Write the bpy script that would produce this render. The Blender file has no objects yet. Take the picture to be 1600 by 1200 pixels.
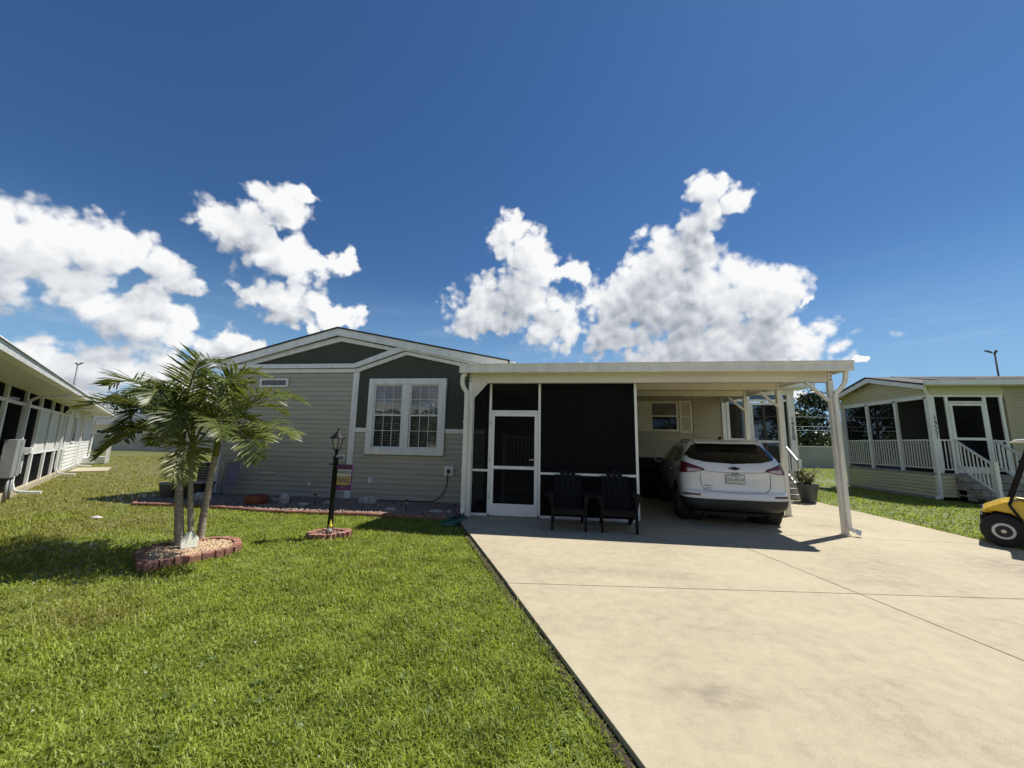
import bpy, math, random
import numpy as np
from mathutils import Vector, Matrix
from math import sin, cos, pi, radians, sqrt, atan2
random.seed(7); rng = np.random.default_rng(7)
S = bpy.context.scene
COL = S.collection

# ------------------------------------------------------------------ camera
PITCH, ROLL, YAW = radians(8.7), radians(1.1), radians(7.9)
cam_d = bpy.data.cameras.new('camera'); cam = bpy.data.objects.new('camera', cam_d); COL.objects.link(cam)
f = Vector((-sin(YAW)*cos(PITCH), cos(YAW)*cos(PITCH), sin(PITCH)))
r = Vector((cos(YAW), sin(YAW), 0)); u = r.cross(f)
RR = r*cos(ROLL)+u*sin(ROLL); UU = -r*sin(ROLL)+u*cos(ROLL)
m = Matrix((RR, UU, -f)).transposed().to_4x4(); m.translation = (0, 0, 1.5)
cam.matrix_world = m
cam_d.sensor_width = 36; cam_d.lens = 36*600/1600; cam_d.clip_start = .05; cam_d.clip_end = 3000
S.camera = cam
S.view_settings.view_transform = 'Standard'; S.view_settings.look = 'None'
S.view_settings.exposure = 0.45; S.view_settings.gamma = 1
try: S.view_settings.use_curve_mapping = False
except Exception: pass
S.cycles.max_bounces = 8; S.cycles.transparent_max_bounces = 24
S.cycles.diffuse_bounces = 4; S.cycles.glossy_bounces = 3
S.cycles.caustics_reflective = False; S.cycles.caustics_refractive = False

# ------------------------------------------------------------------ sun and sky
SUN = Vector((1.495, 1.068, 3.05)).normalized()
SUN_EL = math.asin(SUN.z); SUN_AZ = atan2(SUN.x, SUN.y)
sl = bpy.data.lights.new('sun', 'SUN'); sl.energy = 5.0; sl.angle = radians(.53); sl.color = (1.0, .955, .88)
so = bpy.data.objects.new('sun', sl); COL.objects.link(so); so.rotation_euler = (-SUN).to_track_quat('-Z', 'Y').to_euler()

def node(nt, kind, ins=None, **kw):
    n = nt.nodes.new(kind)
    for k, v in kw.items(): setattr(n, k, v)
    if ins:
        for k, v in ins.items():
            s = n.inputs[k]
            if isinstance(v, bpy.types.NodeSocket): nt.links.new(v, s)
            elif isinstance(v, bpy.types.Node): nt.links.new(v.outputs[0], s)
            else: s.default_value = v
    return n
def mth(nt, op, a, b=None, c=None, clamp=False):
    ins = {0: a}
    if b is not None: ins[1] = b
    if c is not None: ins[2] = c
    n = node(nt, 'ShaderNodeMath', ins, operation=op); n.use_clamp = clamp
    return n.outputs[0]
def vm(nt, op, a, b=None):
    ins = {0: a}
    if b is not None: ins[1] = b
    n = node(nt, 'ShaderNodeVectorMath', ins, operation=op)
    return n.outputs['Value'] if op in ('LENGTH', 'DOT_PRODUCT') else n.outputs[0]

# cumulus heaps: azimuth, elevation, half width, half height in degrees of sky
CLOUDS = [(-60.7,16.4,4.1,4.8),(-57.2,18.3,3.9,4.2),(-61.9,14.7,3.1,5.6),(-54.8,18.2,2.8,3.5),(-58.4,14.4,4.5,2.7),(-51.6,17.5,3.2,2.0),
 (-49.2,16.6,2.1,1.1),(-52.0,12.5,4.8,3.5),(-60.3,4.6,8.2,4.6),(-51.9,5.8,8.3,4.2),(-44.6,11.4,2.8,1.9),(-46.6,9.2,4.2,3.0),
 (-41.4,28.4,4.3,2.5),(-38.4,30.3,2.6,1.4),(-45.1,24.4,5.2,3.5),(-40.0,22.9,6.2,3.2),(-34.9,23.1,3.2,1.7),(-48.0,24.2,2.3,1.9),
 (-39.4,17.5,5.8,2.9),(-33.5,16.7,3.9,1.7),(-43.3,17.2,2.5,1.1),(-36.1,14.4,2.4,1.2),(-8.3,29.3,3.7,2.8),(-4.7,26.1,5.5,4.2),
 (-9.2,21.8,9.4,4.5),(-12.6,18.8,6.7,3.9),(-2.6,17.7,7.0,4.6),(-0.2,24.3,4.2,1.9),(21.3,33.2,3.5,1.9),(24.7,31.3,2.5,2.4),
 (21.8,29.1,2.0,2.9),(20.6,27.2,3.2,3.6),(19.9,24.8,4.4,3.9),(14.8,24.9,5.7,4.7),(10.2,20.7,7.7,5.4),(17.9,19.0,11.3,6.6),(25.9,18.2,5.9,4.8),
 (28.6,14.6,3.9,4.6),(19.2,12.5,14.7,4.2),(7.4,15.6,5.5,3.6),(30.6,17.2,1.0,0.6),(35.6,10.4,0.4,0.35),(28.9,6.5,1.2,1.4),
 (-72,11,9,8),(62,10,9,6),(75,14,10,7),(90,10,11,7),(104,18,9,7),(118,11,12,7),(132,20,10,8),(147,12,12,8),(163,19,11,9),(176,11,8,7),
 (-172,16,9,8),(-158,12,11,8),(-143,20,11,8),(-128,12,12,8),(-112,18,10,8),(-97,11,11,8)]  # outer heaps unseen behind the camera, added to brighten the shaded sides
def cloud_group(CLOUDS):
    g = bpy.data.node_groups.new('cloud_density', 'ShaderNodeTree')
    g.interface.new_socket('Dir', in_out='INPUT', socket_type='NodeSocketVector')
    g.interface.new_socket('D', in_out='OUTPUT', socket_type='NodeSocketFloat')
    gi = g.nodes.new('NodeGroupInput'); go = g.nodes.new('NodeGroupOutput')
    d = gi.outputs[0]
    sp = node(g, 'ShaderNodeSeparateXYZ', {0: d})
    az = mth(g, 'MULTIPLY', mth(g, 'ARCTAN2', sp.outputs[0], sp.outputs[1]), 180/pi)
    el = mth(g, 'MULTIPLY', mth(g, 'ARCSINE', sp.outputs[2]), 180/pi)
    P = node(g, 'ShaderNodeCombineXYZ', {0: az, 1: el}).outputs[0]
    w = node(g, 'ShaderNodeTexNoise', {'Vector': d, 'Scale': 9.0, 'Detail': 4.0, 'Roughness': .6})
    wv = vm(g, 'MULTIPLY', vm(g, 'SUBTRACT', w.outputs['Color'], (.5, .5, .5)), (9.0, 7.0, 0))
    P = vm(g, 'ADD', P, wv)
    acc = None
    for (a, e, rx, ry) in CLOUDS:
        rx *= 1.03; ry *= 1.03
        q = vm(g, 'LENGTH', vm(g, 'MULTIPLY', vm(g, 'SUBTRACT', P, (a, e, 0)), (1/rx, 1/ry, 0)))
        acc = q if acc is None else mth(g, 'SMOOTH_MIN', acc, q, .2)
    B = mth(g, 'MINIMUM', mth(g, 'SUBTRACT', 1.28, acc), 1.0)
    n1 = node(g, 'ShaderNodeTexNoise', {'Vector': d, 'Scale': 15.0, 'Detail': 8.0, 'Roughness': .54}).outputs[0]
    vo = node(g, 'ShaderNodeTexVoronoi', {'Vector': vm(g, 'ADD', d, vm(g, 'MULTIPLY', vm(g, 'SUBTRACT', w.outputs['Color'], (.5,.5,.5)), (.06,.06,.06))), 'Scale': 24.0, 'Detail': 1.0, 'Roughness': .6}, feature='F1')
    pf = mth(g, 'SUBTRACT', .5, vo.outputs['Distance'])
    D = mth(g, 'ADD', B, mth(g, 'MULTIPLY', mth(g, 'SUBTRACT', n1, .5), 1.15))
    D = mth(g, 'ADD', D, mth(g, 'MULTIPLY', pf, .55))
    g.links.new(D, go.inputs[0])
    return g
W = bpy.data.worlds.new('World'); S.world = W; W.use_nodes = True
nt = W.node_tree; nt.nodes.clear()
sky = node(nt, 'ShaderNodeTexSky', sky_type='NISHITA'); sky.sun_disc = False
sky.sun_elevation = SUN_EL; sky.sun_rotation = SUN_AZ; sky.air_density = 1.0; sky.dust_density = .1; sky.ozone_density = 1.4; sky.altitude = 0
hsv = node(nt, 'ShaderNodeHueSaturation', {'Saturation': 1.16, 'Value': 1.0, 'Color': sky.outputs[0]})
tc = node(nt, 'ShaderNodeTexCoord')
dirv = vm(nt, 'NORMALIZE', tc.outputs['Generated'])
sp = node(nt, 'ShaderNodeSeparateXYZ', {0: dirv})
tint = node(nt, 'ShaderNodeVectorMath', {0: hsv.outputs[0], 1: (.78, 1.0, 1.2)}, operation='MULTIPLY')
low = node(nt, 'ShaderNodeMapRange', {'Value': sp.outputs[2], 'From Min': .42, 'From Max': .0}, interpolation_type='SMOOTHSTEP').outputs[0]
skc = node(nt, 'ShaderNodeMix', {'Factor': mth(nt, 'MULTIPLY', low, .85)}, data_type='RGBA')
nt.links.new(tint.outputs[0], skc.inputs[6]); skc.inputs[7].default_value = (3.9, 7.1, 10.9, 1)
bg = node(nt, 'ShaderNodeBackground', {'Color': skc.outputs[2], 'Strength': .0535})
def heap_shader(blobs, below):
    cg = cloud_group(blobs)
    def dens(off):
        v = dirv if off == 0 else vm(nt, 'NORMALIZE', vm(nt, 'ADD', dirv, tuple(SUN*off)))
        n = nt.nodes.new('ShaderNodeGroup'); n.node_tree = cg; nt.links.new(v, n.inputs[0]); return n.outputs[0]
    D0 = dens(0)
    alpha = node(nt, 'ShaderNodeMapRange', {'Value': D0, 'From Min': .10, 'From Max': .50}, interpolation_type='SMOOTHSTEP').outputs[0]
    tau = None; near = dens(.022)
    for off, wt in ((.075, 1.2), (.17, 1.3)):
        t = mth(nt, 'MULTIPLY', node(nt, 'ShaderNodeMapRange', {'Value': dens(off), 'From Min': .15, 'From Max': 1.45}).outputs[0], wt)
        tau = t if tau is None else mth(nt, 'ADD', tau, t)
    lit = mth(nt, 'POWER', 2.718, mth(nt, 'MULTIPLY', tau, -1.25))
    lit = mth(nt, 'ADD', mth(nt, 'MULTIPLY', lit, .90), mth(nt, 'MULTIPLY', mth(nt, 'SUBTRACT', D0, near), .40))
    cr = node(nt, 'ShaderNodeValToRGB', {'Fac': lit})
    cr.color_ramp.elements[0].position = .0; cr.color_ramp.elements[0].color = (.33, .36, .41, 1)
    cr.color_ramp.elements[1].position = .86; cr.color_ramp.elements[1].color = (.92, .925, .93, 1)
    e_ = cr.color_ramp.elements.new(.18); e_.color = (.50, .53, .58, 1)
    e_ = cr.color_ramp.elements.new(.46); e_.color = (.72, .745, .78, 1)
    cb = node(nt, 'ShaderNodeBackground', {'Color': cr.outputs[0], 'Strength': .76})
    return node(nt, 'ShaderNodeMixShader', {0: alpha, 1: below, 2: cb.outputs[0]}).outputs[0]
# thin veil of cirrus low in the sky
cn = node(nt, 'ShaderNodeTexNoise', {'Vector': vm(nt, 'MULTIPLY', dirv, (2.5, 2.5, 16)), 'Scale': 1.6, 'Detail': 6.0, 'Roughness': .6}).outputs[0]
cm = mth(nt, 'MULTIPLY', node(nt, 'ShaderNodeMapRange', {'Value': cn, 'From Min': .52, 'From Max': .85}).outputs[0],
         node(nt, 'ShaderNodeMapRange', {'Value': sp.outputs[2], 'From Min': .36, 'From Max': .08}).outputs[0])
cm = mth(nt, 'MULTIPLY', cm, .55)
cmx = node(nt, 'ShaderNodeMix', {'Factor': cm}, data_type='RGBA')
nt.links.new(skc.outputs[2], cmx.inputs[6]); cmx.inputs[7].default_value = (9.4, 10.6, 12.0, 1)
nt.links.new(cmx.outputs[2], bg.inputs['Color'])
# each bank of cloud is only worked out in its own part of the sky
AZ = mth(nt, 'MULTIPLY', mth(nt, 'ARCTAN2', sp.outputs[0], sp.outputs[1]), 180/pi)
EL = mth(nt, 'MULTIPLY', mth(nt, 'ARCSINE', sp.outputs[2]), 180/pi)
cur = bg.outputs[0]
for (a0, a1, e0, e1, bl) in ((-82,-26,-2,36,CLOUDS[:22]+CLOUDS[43:44]), (-24,41,0,39,CLOUDS[22:43]), (48,180,-2,38,CLOUDS[44:53]), (-180,-82,-2,38,CLOUDS[53:])):
    ga = mth(nt, 'LESS_THAN', mth(nt, 'ABSOLUTE', mth(nt, 'SUBTRACT', AZ, (a0+a1)/2)), (a1-a0)/2)
    ge = mth(nt, 'LESS_THAN', mth(nt, 'ABSOLUTE', mth(nt, 'SUBTRACT', EL, (e0+e1)/2)), (e1-e0)/2)
    cur = node(nt, 'ShaderNodeMixShader', {0: mth(nt, 'MULTIPLY', ga, ge), 1: cur, 2: heap_shader(bl, bg.outputs[0])}).outputs[0]
ms = cur
wo = node(nt, 'ShaderNodeOutputWorld', {0: ms})
W.cycles.sampling_method = 'MANUAL'; W.cycles.sample_map_resolution = 512

# ------------------------------------------------------------------ materials
def mat(name, col, rough=.6, metal=0., var=.12, scale=6., bump=0., bscale=60., spec=.5, col2=None, stretch=(1,1,1), coat=0., trans=0., rnd=0.):
    m = bpy.data.materials.new(name); m.use_nodes = True; nt = m.node_tree
    b = nt.nodes['Principled BSDF']
    b.inputs['Roughness'].default_value = rough; b.inputs['Metallic'].default_value = metal
    b.inputs['Specular IOR Level'].default_value = spec
    b.inputs['Coat Weight'].default_value = coat; b.inputs['Coat Roughness'].default_value = .05
    if trans: b.inputs['Transmission Weight'].default_value = trans
    geo = node(nt, 'ShaderNodeNewGeometry')
    P = vm(nt, 'MULTIPLY', geo.outputs['Position'], stretch)
    n1 = node(nt, 'ShaderNodeTexNoise', {'Vector': P, 'Scale': scale, 'Detail': 6.0, 'Roughness': .65}).outputs[0]
    c2 = col2 or tuple(c*(1-var*1.6) for c in col)
    c1 = col if col2 else tuple(min(1, c*(1+var*.6)) for c in col)
    mr = node(nt, 'ShaderNodeMapRange', {'Value': n1, 'From Min': .32, 'From Max': .68})
    mx = node(nt, 'ShaderNodeMix', {'Factor': mr.outputs[0]}, data_type='RGBA')
    mx.inputs[6].default_value = (*c2, 1); mx.inputs[7].default_value = (*c1, 1)
    oi = node(nt, 'ShaderNodeObjectInfo')
    hv = node(nt, 'ShaderNodeHueSaturation', {'Color': mx.outputs[2], 'Value': node(nt, 'ShaderNodeMapRange', {'Value': oi.outputs['Random'], 'To Min': 1-rnd, 'To Max': 1+rnd}).outputs[0]})
    nt.links.new(hv.outputs[0] if rnd else mx.outputs[2], b.inputs['Base Color'])
    if bump:
        n2 = node(nt, 'ShaderNodeTexNoise', {'Vector': P, 'Scale': bscale, 'Detail': 4.0}).outputs[0]
        bp = node(nt, 'ShaderNodeBump', {'Height': n2, 'Strength': min(1, bump), 'Distance': .004})
        nt.links.new(bp.outputs[0], b.inputs['Normal'])
    return m
M = {}
M['siding'] = mat('grey vinyl siding', (.44,.415,.335), .55, rnd=.035, var=.05, scale=2.5, bump=.15, bscale=90, stretch=(.3,1,3))
M['cream'] = mat('cream vinyl siding', (.41,.365,.25), .55, var=.05, scale=2.5, stretch=(.3,1,3))
M['creamtrim'] = mat('cream trim', (.66,.60,.47), .5, var=.04)
M['yellowish'] = mat('pale yellow siding', (.60,.56,.37), .55, var=.05, scale=2.5, stretch=(.3,1,3))
M['whitesiding'] = mat('white siding', (.66,.66,.63), .55, var=.06, scale=3)
M['olive'] = mat('dark olive panel', (.058,.066,.044), .75, var=.1, scale=3, bump=.35, bscale=220)
M['white'] = mat('white trim paint', (.81,.81,.78), .45, var=.10, scale=5, stretch=(1,1,.2))
M['alu'] = mat('white aluminium', (.77,.755,.70), .38, var=.10, scale=5, stretch=(1,1,.25))
M['beam'] = mat('ivory aluminium', (.70,.66,.52), .42, var=.05, scale=2)
M['ceil'] = mat('ivory roof pan', (.68,.65,.53), .45, var=.05, scale=2)
M['shingle'] = mat('roof shingles', (.06,.055,.05), .85, var=.5, scale=9, bump=.6, bscale=90, stretch=(1,3,3))
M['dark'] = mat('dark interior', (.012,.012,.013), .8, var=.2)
M['black'] = mat('black painted metal', (.006,.006,.007), .6, spec=.25, var=.3, scale=20, bump=.2, bscale=120)
M['blackplastic'] = mat('black plastic', (.018,.018,.02), .55, var=.3, scale=12)
M['chair'] = mat('near black resin', (.006,.006,.007), .7, var=.3, scale=14, spec=.2)
M['brick'] = mat('red concrete edging', (.35,.165,.12), .85, scale=26, var=.4, bump=1, bscale=150, rnd=.22)
M['gravel'] = mat('tan gravel', (.60,.47,.31), .8, scale=28, col2=(.36,.22,.13), var=.3)
M['gravelgrey'] = mat('mixed river gravel', (.36,.29,.23), .8, scale=24, col2=(.15,.10,.08))
M['soil'] = mat('dark soil', (.05,.035,.022), .95, var=.5, scale=30, bump=1, bscale=80)
M['rock'] = mat('pale rock', (.52,.50,.45), .85, var=.3, scale=14, bump=1, bscale=40)
M['terracotta'] = mat('rust brown pot', (.24,.065,.028), .6, var=.25, scale=9)
M['greenplastic'] = mat('green plastic', (.035,.15,.10), .5, var=.2, scale=8)
M['palmtrunk'] = mat('grey palm bark', (.37,.32,.25), .85, var=.4, scale=14, bump=1, bscale=30, stretch=(1,1,7))
M['bark'] = mat('tree bark', (.12,.09,.065), .9, var=.3, scale=10, bump=1, bscale=30)
M['boxgrey'] = mat('grey enclosure paint', (.25,.265,.265), .45, var=.08, scale=4)
M['brown'] = mat('brown slats', (.30,.22,.14), .6, var=.2, scale=6)
M['bluedoor'] = mat('navy door', (.015,.02,.07), .4, var=.1)
M['fence'] = mat('grey white wall', (.38,.38,.34), .7, var=.12, scale=.8)
M['metal'] = mat('brushed metal', (.5,.5,.5), .3, metal=1, var=.1)
M['galv'] = mat('galvanised pole', (.10,.11,.12), .5, metal=.3, var=.2)
M['purple'] = mat('purple cloth', (.15,.04,.24), .85, var=.15, scale=12)
M['maroon'] = mat('maroon cloth', (.12,.03,.10), .85, var=.1, scale=12)
M['yellowcloth'] = mat('gold print', (.44,.36,.12), .85, var=.1)
M['whitecloth'] = mat('white print', (.52,.50,.54), .85, var=.1)
M['lavender'] = mat('lavender print', (.30,.27,.40), .85, scale=26, col2=(.10,.09,.16))
M['paper'] = mat('paper', (.62,.68,.60), .8, var=.05)
M['ink'] = mat('black ink', (.01,.012,.012), .6, var=.1)
M['gnomehat'] = mat('yellow hat', (.75,.62,.05), .6, var=.1)
M['skin'] = mat('painted skin', (.55,.33,.22), .6, var=.1)
M['carpaint'] = mat('white car paint', (.74,.74,.73), .3, var=.015, coat=1.0)
M['rubber'] = mat('tyre rubber', (.016,.016,.017), .8, var=.2, scale=20, bump=.4)
M['rim'] = mat('wheel alloy', (.45,.46,.47), .3, metal=.9, var=.1)
M['redlens'] = mat('red lens', (.10,.004,.006), .35, var=.15, coat=.3)
M['clearlens'] = mat('clear lens', (.50,.36,.35), .15, var=.2, scale=40, coat=1)
M['plate'] = mat('number plate', (.58,.60,.57), .5, var=.1)
M['plategreen'] = mat('green print', (.03,.12,.07), .5, var=.1)
M['yellow'] = mat('yellow body plastic', (.78,.50,.012), .3, var=.03, coat=.6)
M['seat'] = mat('white seat vinyl', (.6,.58,.52), .5, var=.05)
M['stone'] = mat('grey stone block', (.36,.345,.315), .8, var=.25, scale=7, bump=.6, bscale=50)
M['blind'] = mat('white blind slat', (.62,.62,.58), .5, var=.05)
M['curtain'] = mat('curtain', (.36,.34,.28), .8, var=.3, scale=8)
M['cable'] = mat('grey cable', (.25,.26,.27), .6)

def glass_mat(name, tint=(.02,.025,.03), clear=.5):
    m = bpy.data.materials.new(name); m.use_nodes = True; nt = m.node_tree; nt.nodes.clear()
    tr = node(nt, 'ShaderNodeBsdfTransparent', {0: (clear, clear, clear, 1)})
    gl = node(nt, 'ShaderNodeBsdfGlossy', {'Color': (.95,.97,1,1), 'Roughness': .02})
    nz = node(nt, 'ShaderNodeTexNoise', {'Scale': 1.3, 'Detail': 1.0})
    bp = node(nt, 'ShaderNodeBump', {'Height': nz.outputs[0], 'Strength': .06, 'Distance': .05})
    nt.links.new(bp.outputs[0], gl.inputs['Normal'])
    lw = node(nt, 'ShaderNodeFresnel', {'IOR': 1.55})
    fac = mth(nt, 'MULTIPLY', lw.outputs[0], 1.35, clamp=True)
    mx = node(nt, 'ShaderNodeMixShader', {0: fac, 1: tr.outputs[0], 2: gl.outputs[0]})
    node(nt, 'ShaderNodeOutputMaterial', {0: mx.outputs[0]})
    return m
M['glass'] = glass_mat('window glass', clear=.93)
M['carglass'] = mat('dark privacy glass', (.004,.005,.006), .05, var=.1, spec=.38)
def screen_mat(name, op=.8, col=(.012,.012,.013)):
    m = bpy.data.materials.new(name); m.use_nodes = True; nt = m.node_tree; nt.nodes.clear()
    tr = node(nt, 'ShaderNodeBsdfTransparent'); df = node(nt, 'ShaderNodeBsdfDiffuse', {'Color': (*col, 1)})
    nz = node(nt, 'ShaderNodeTexNoise', {'Scale': 3.0, 'Detail': 2.0})
    fc = node(nt, 'ShaderNodeMapRange', {'Value': nz.outputs[0], 'To Min': op-.05, 'To Max': op+.05})
    mx = node(nt, 'ShaderNodeMixShader', {0: fc.outputs[0], 1: tr.outputs[0], 2: df.outputs[0]})
    node(nt, 'ShaderNodeOutputMaterial', {0: mx.outputs[0]})
    return m
M['screen'] = screen_mat('insect screen', .66)
M['screendark'] = screen_mat('dense privacy screen', .88)
def leaf_mat(name, c1, c2, tl=.35, scale=30, tcol=None, gloss=.25):
    m = bpy.data.materials.new(name); m.use_nodes = True; nt = m.node_tree; nt.nodes.clear()
    geo = node(nt, 'ShaderNodeNewGeometry')
    n1 = node(nt, 'ShaderNodeTexNoise', {'Vector': geo.outputs['Position'], 'Scale': scale, 'Detail': 3.0}).outputs[0]
    n2 = node(nt, 'ShaderNodeTexNoise', {'Vector': geo.outputs['Position'], 'Scale': scale/25, 'Detail': 3.0}).outputs[0]
    v = mth(nt, 'ADD', mth(nt, 'MULTIPLY', n1, .55), mth(nt, 'MULTIPLY', n2, .45))
    mr = node(nt, 'ShaderNodeMapRange', {'Value': v, 'From Min': .36, 'From Max': .62})
    mx = node(nt, 'ShaderNodeMix', {'Factor': mr.outputs[0]}, data_type='RGBA')
    mx.inputs[6].default_value = (*c1, 1); mx.inputs[7].default_value = (*c2, 1)
    pr = node(nt, 'ShaderNodeBsdfPrincipled', {'Base Color': mx.outputs[2], 'Roughness': .42, 'Specular IOR Level': gloss})
    tr = node(nt, 'ShaderNodeBsdfTranslucent', {'Color': node(nt, 'ShaderNodeHueSaturation', {'Hue': .485, 'Saturation': 1.1, 'Value': 1.5, 'Color': mx.outputs[2]}).outputs[0]})
    ms = node(nt, 'ShaderNodeMixShader', {0: tl, 1: pr.outputs[0], 2: tr.outputs[0]})
    node(nt, 'ShaderNodeOutputMaterial', {0: ms.outputs[0]})
    return m
M['palmleaf'] = leaf_mat('palm leaflet', (.022,.044,.007), (.165,.195,.042), .32, 14, gloss=.4)
M['palmyellow'] = leaf_mat('sunlit yellow palm leaflet', (.10,.13,.022), (.22,.22,.05), .35, 9, gloss=.5)  # yellow fronds; the low left one carries its sunlit look in the colour
M['treeleaf'] = leaf_mat('broad leaf', (.016,.034,.009), (.055,.078,.02), .25, 3)
M['hedgeleaf'] = leaf_mat('dark leaf', (.010,.022,.007), (.034,.055,.014), .2, 3)
M['potleaf'] = leaf_mat('succulent leaf', (.15,.17,.08), (.30,.30,.15), .2, 20)
M['rachis'] = leaf_mat('palm rachis', (.12,.14,.03), (.20,.20,.06), .1, 10)

def grass_mat(name, blade):
    m = bpy.data.materials.new(name); m.use_nodes = True; nt = m.node_tree; nt.nodes.clear()
    geo = node(nt, 'ShaderNodeNewGeometry'); P = geo.outputs['Position']
    fine = node(nt, 'ShaderNodeTexNoise', {'Vector': P, 'Scale': 55.0, 'Detail': 2.0}).outputs[0]
    midn = node(nt, 'ShaderNodeTexNoise', {'Vector': P, 'Scale': 3.2, 'Detail': 5.0, 'Roughness': .6}).outputs[0]
    big = node(nt, 'ShaderNodeTexNoise', {'Vector': P, 'Scale': .55, 'Detail': 5.0, 'Roughness': .65}).outputs[0]
    sp = node(nt, 'ShaderNodeSeparateXYZ', {0: P})
    v = mth(nt, 'ADD', mth(nt, 'MULTIPLY', fine, .6), mth(nt, 'MULTIPLY', midn, .4))
    mr = node(nt, 'ShaderNodeMapRange', {'Value': v, 'From Min': .36, 'From Max': .62})
    mx = node(nt, 'ShaderNodeMix', {'Factor': mr.outputs[0]}, data_type='RGBA')
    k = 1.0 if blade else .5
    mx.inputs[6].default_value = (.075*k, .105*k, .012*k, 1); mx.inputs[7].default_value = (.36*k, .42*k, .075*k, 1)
    # thin dry patches, more of them on the left of the lawn
    dry = node(nt, 'ShaderNodeMapRange', {'Value': mth(nt, 'ADD', big, mth(nt, 'MULTIPLY', mth(nt, 'ADD', sp.outputs[0], 2.4), -.028)), 'From Min': .58, 'From Max': .74})
    mx2 = node(nt, 'ShaderNodeMix', {'Factor': mth(nt, 'MULTIPLY', dry.outputs[0], .5)}, data_type='RGBA')
    nt.links.new(mx.outputs[2], mx2.inputs[6]); mx2.inputs[7].default_value = (.26*k, .21*k, .075*k, 1)
    pr = node(nt, 'ShaderNodeBsdfPrincipled', {'Base Color': mx2.outputs[2], 'Roughness': .5, 'Specular IOR Level': .3})
    out = pr.outputs[0]
    if blade:
        tr = node(nt, 'ShaderNodeBsdfTranslucent', {'Color': node(nt, 'ShaderNodeHueSaturation', {'Value': 1.7, 'Saturation': 1.1, 'Color': mx2.outputs[2]}).outputs[0]})
        out = node(nt, 'ShaderNodeMixShader', {0: .38, 1: pr.outputs[0], 2: tr.outputs[0]}).outputs[0]
    node(nt, 'ShaderNodeOutputMaterial', {0: out})
    return m
M['weedleaf'] = leaf_mat('weed leaf', (.06,.10,.03), (.22,.30,.09), .3, 15)
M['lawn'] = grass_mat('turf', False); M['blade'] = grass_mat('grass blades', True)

def concrete_mat():
    m = bpy.data.materials.new('driveway concrete'); m.use_nodes = True; nt = m.node_tree
    b = nt.nodes['Principled BSDF']; b.inputs['Roughness'].default_value = .82; b.inputs['Specular IOR Level'].default_value = .3
    P = node(nt, 'ShaderNodeNewGeometry').outputs['Position']
    big = node(nt, 'ShaderNodeTexNoise', {'Vector': P, 'Scale': .6, 'Detail': 8.0, 'Roughness': .68}).outputs[0]
    mid = node(nt, 'ShaderNodeTexNoise', {'Vector': vm(nt, 'MULTIPLY', P, (1, 1, 1)), 'Scale': 7.0, 'Detail': 8.0, 'Roughness': .75}).outputs[0]
    fin = node(nt, 'ShaderNodeTexNoise', {'Vector': P, 'Scale': 130.0, 'Detail': 3.0, 'Roughness': .7}).outputs[0]
    sp1 = node(nt, 'ShaderNodeTexVoronoi', {'Vector': P, 'Scale': 34.0}).outputs['Distance']
    v = mth(nt, 'ADD', mth(nt, 'ADD', mth(nt, 'MULTIPLY', big, .34), mth(nt, 'MULTIPLY', mid, .34)), mth(nt, 'MULTIPLY', fin, .32))
    cr = node(nt, 'ShaderNodeValToRGB', {'Fac': v}); e = cr.color_ramp.elements
    e[0].position = .40; e[0].color = (.29, .25, .175, 1); e[1].position = .60; e[1].color = (.46, .40, .28, 1)
    q = e.new(.47); q.color = (.375, .325, .225, 1)
    # tyre rub and grease stains with a shape of their own
    stains = None
    for (x, y, rx, ry, s) in ((.9, 2.75, .42, .22, .34), (.5, 5.0, 1.2, .25, .28), (1.6, 3.7, 1.2, .3, .16), (6.0, 6.2, .9, .9, .42), (6.4, 4.6, .8, .5, .3), (1.9, 2.0, .35, .12, .4), (2.9, 2.55, .5, .12, .2), (5.1, 8.6, .5, .3, .3), (3.4, 5.2, .7, .16, .22)):
        d = vm(nt, 'LENGTH', vm(nt, 'MULTIPLY', vm(nt, 'SUBTRACT', P, (x, y, 0)), (1/rx, 1/ry, 0)))
        s_ = mth(nt, 'MULTIPLY', node(nt, 'ShaderNodeMapRange', {'Value': d, 'From Min': 1.15, 'From Max': .1}, interpolation_type='SMOOTHSTEP').outputs[0], s)
        stains = s_ if stains is None else mth(nt, 'MAXIMUM', stains, s_)
    brk = node(nt, 'ShaderNodeTexNoise', {'Vector': vm(nt, 'MULTIPLY', P, (1, 2, 1)), 'Scale': 5.0, 'Detail': 8.0, 'Roughness': .75}).outputs[0]
    stains = mth(nt, 'MULTIPLY', stains, node(nt, 'ShaderNodeMapRange', {'Value': brk, 'From Min': .34, 'From Max': .62, 'To Max': 1.4}).outputs[0])
    mx = node(nt, 'ShaderNodeMix', {'Factor': stains}, data_type='RGBA')
    nt.links.new(cr.outputs[0], mx.inputs[6]); mx.inputs[7].default_value = (.12, .105, .088, 1)
    # small pits and specks
    pit = node(nt, 'ShaderNodeMapRange', {'Value': sp1, 'From Min': .05, 'From Max': .11, 'To Min': .32, 'To Max': 0})
    gate = node(nt, 'ShaderNodeMapRange', {'Value': mid, 'From Min': .52, 'From Max': .6})
    mx3 = node(nt, 'ShaderNodeMix', {'Factor': mth(nt, 'MULTIPLY', pit.outputs[0], gate.outputs[0])}, data_type='RGBA')
    nt.links.new(mx.outputs[2], mx3.inputs[6]); mx3.inputs[7].default_value = (.08, .07, .055, 1)
    nt.links.new(mx3.outputs[2], b.inputs['Base Color'])
    bp = node(nt, 'ShaderNodeBump', {'Height': fin, 'Strength': .7, 'Distance': .004}); nt.links.new(bp.outputs[0], b.inputs['Normal'])
    return m
M['concrete'] = concrete_mat()

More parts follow.
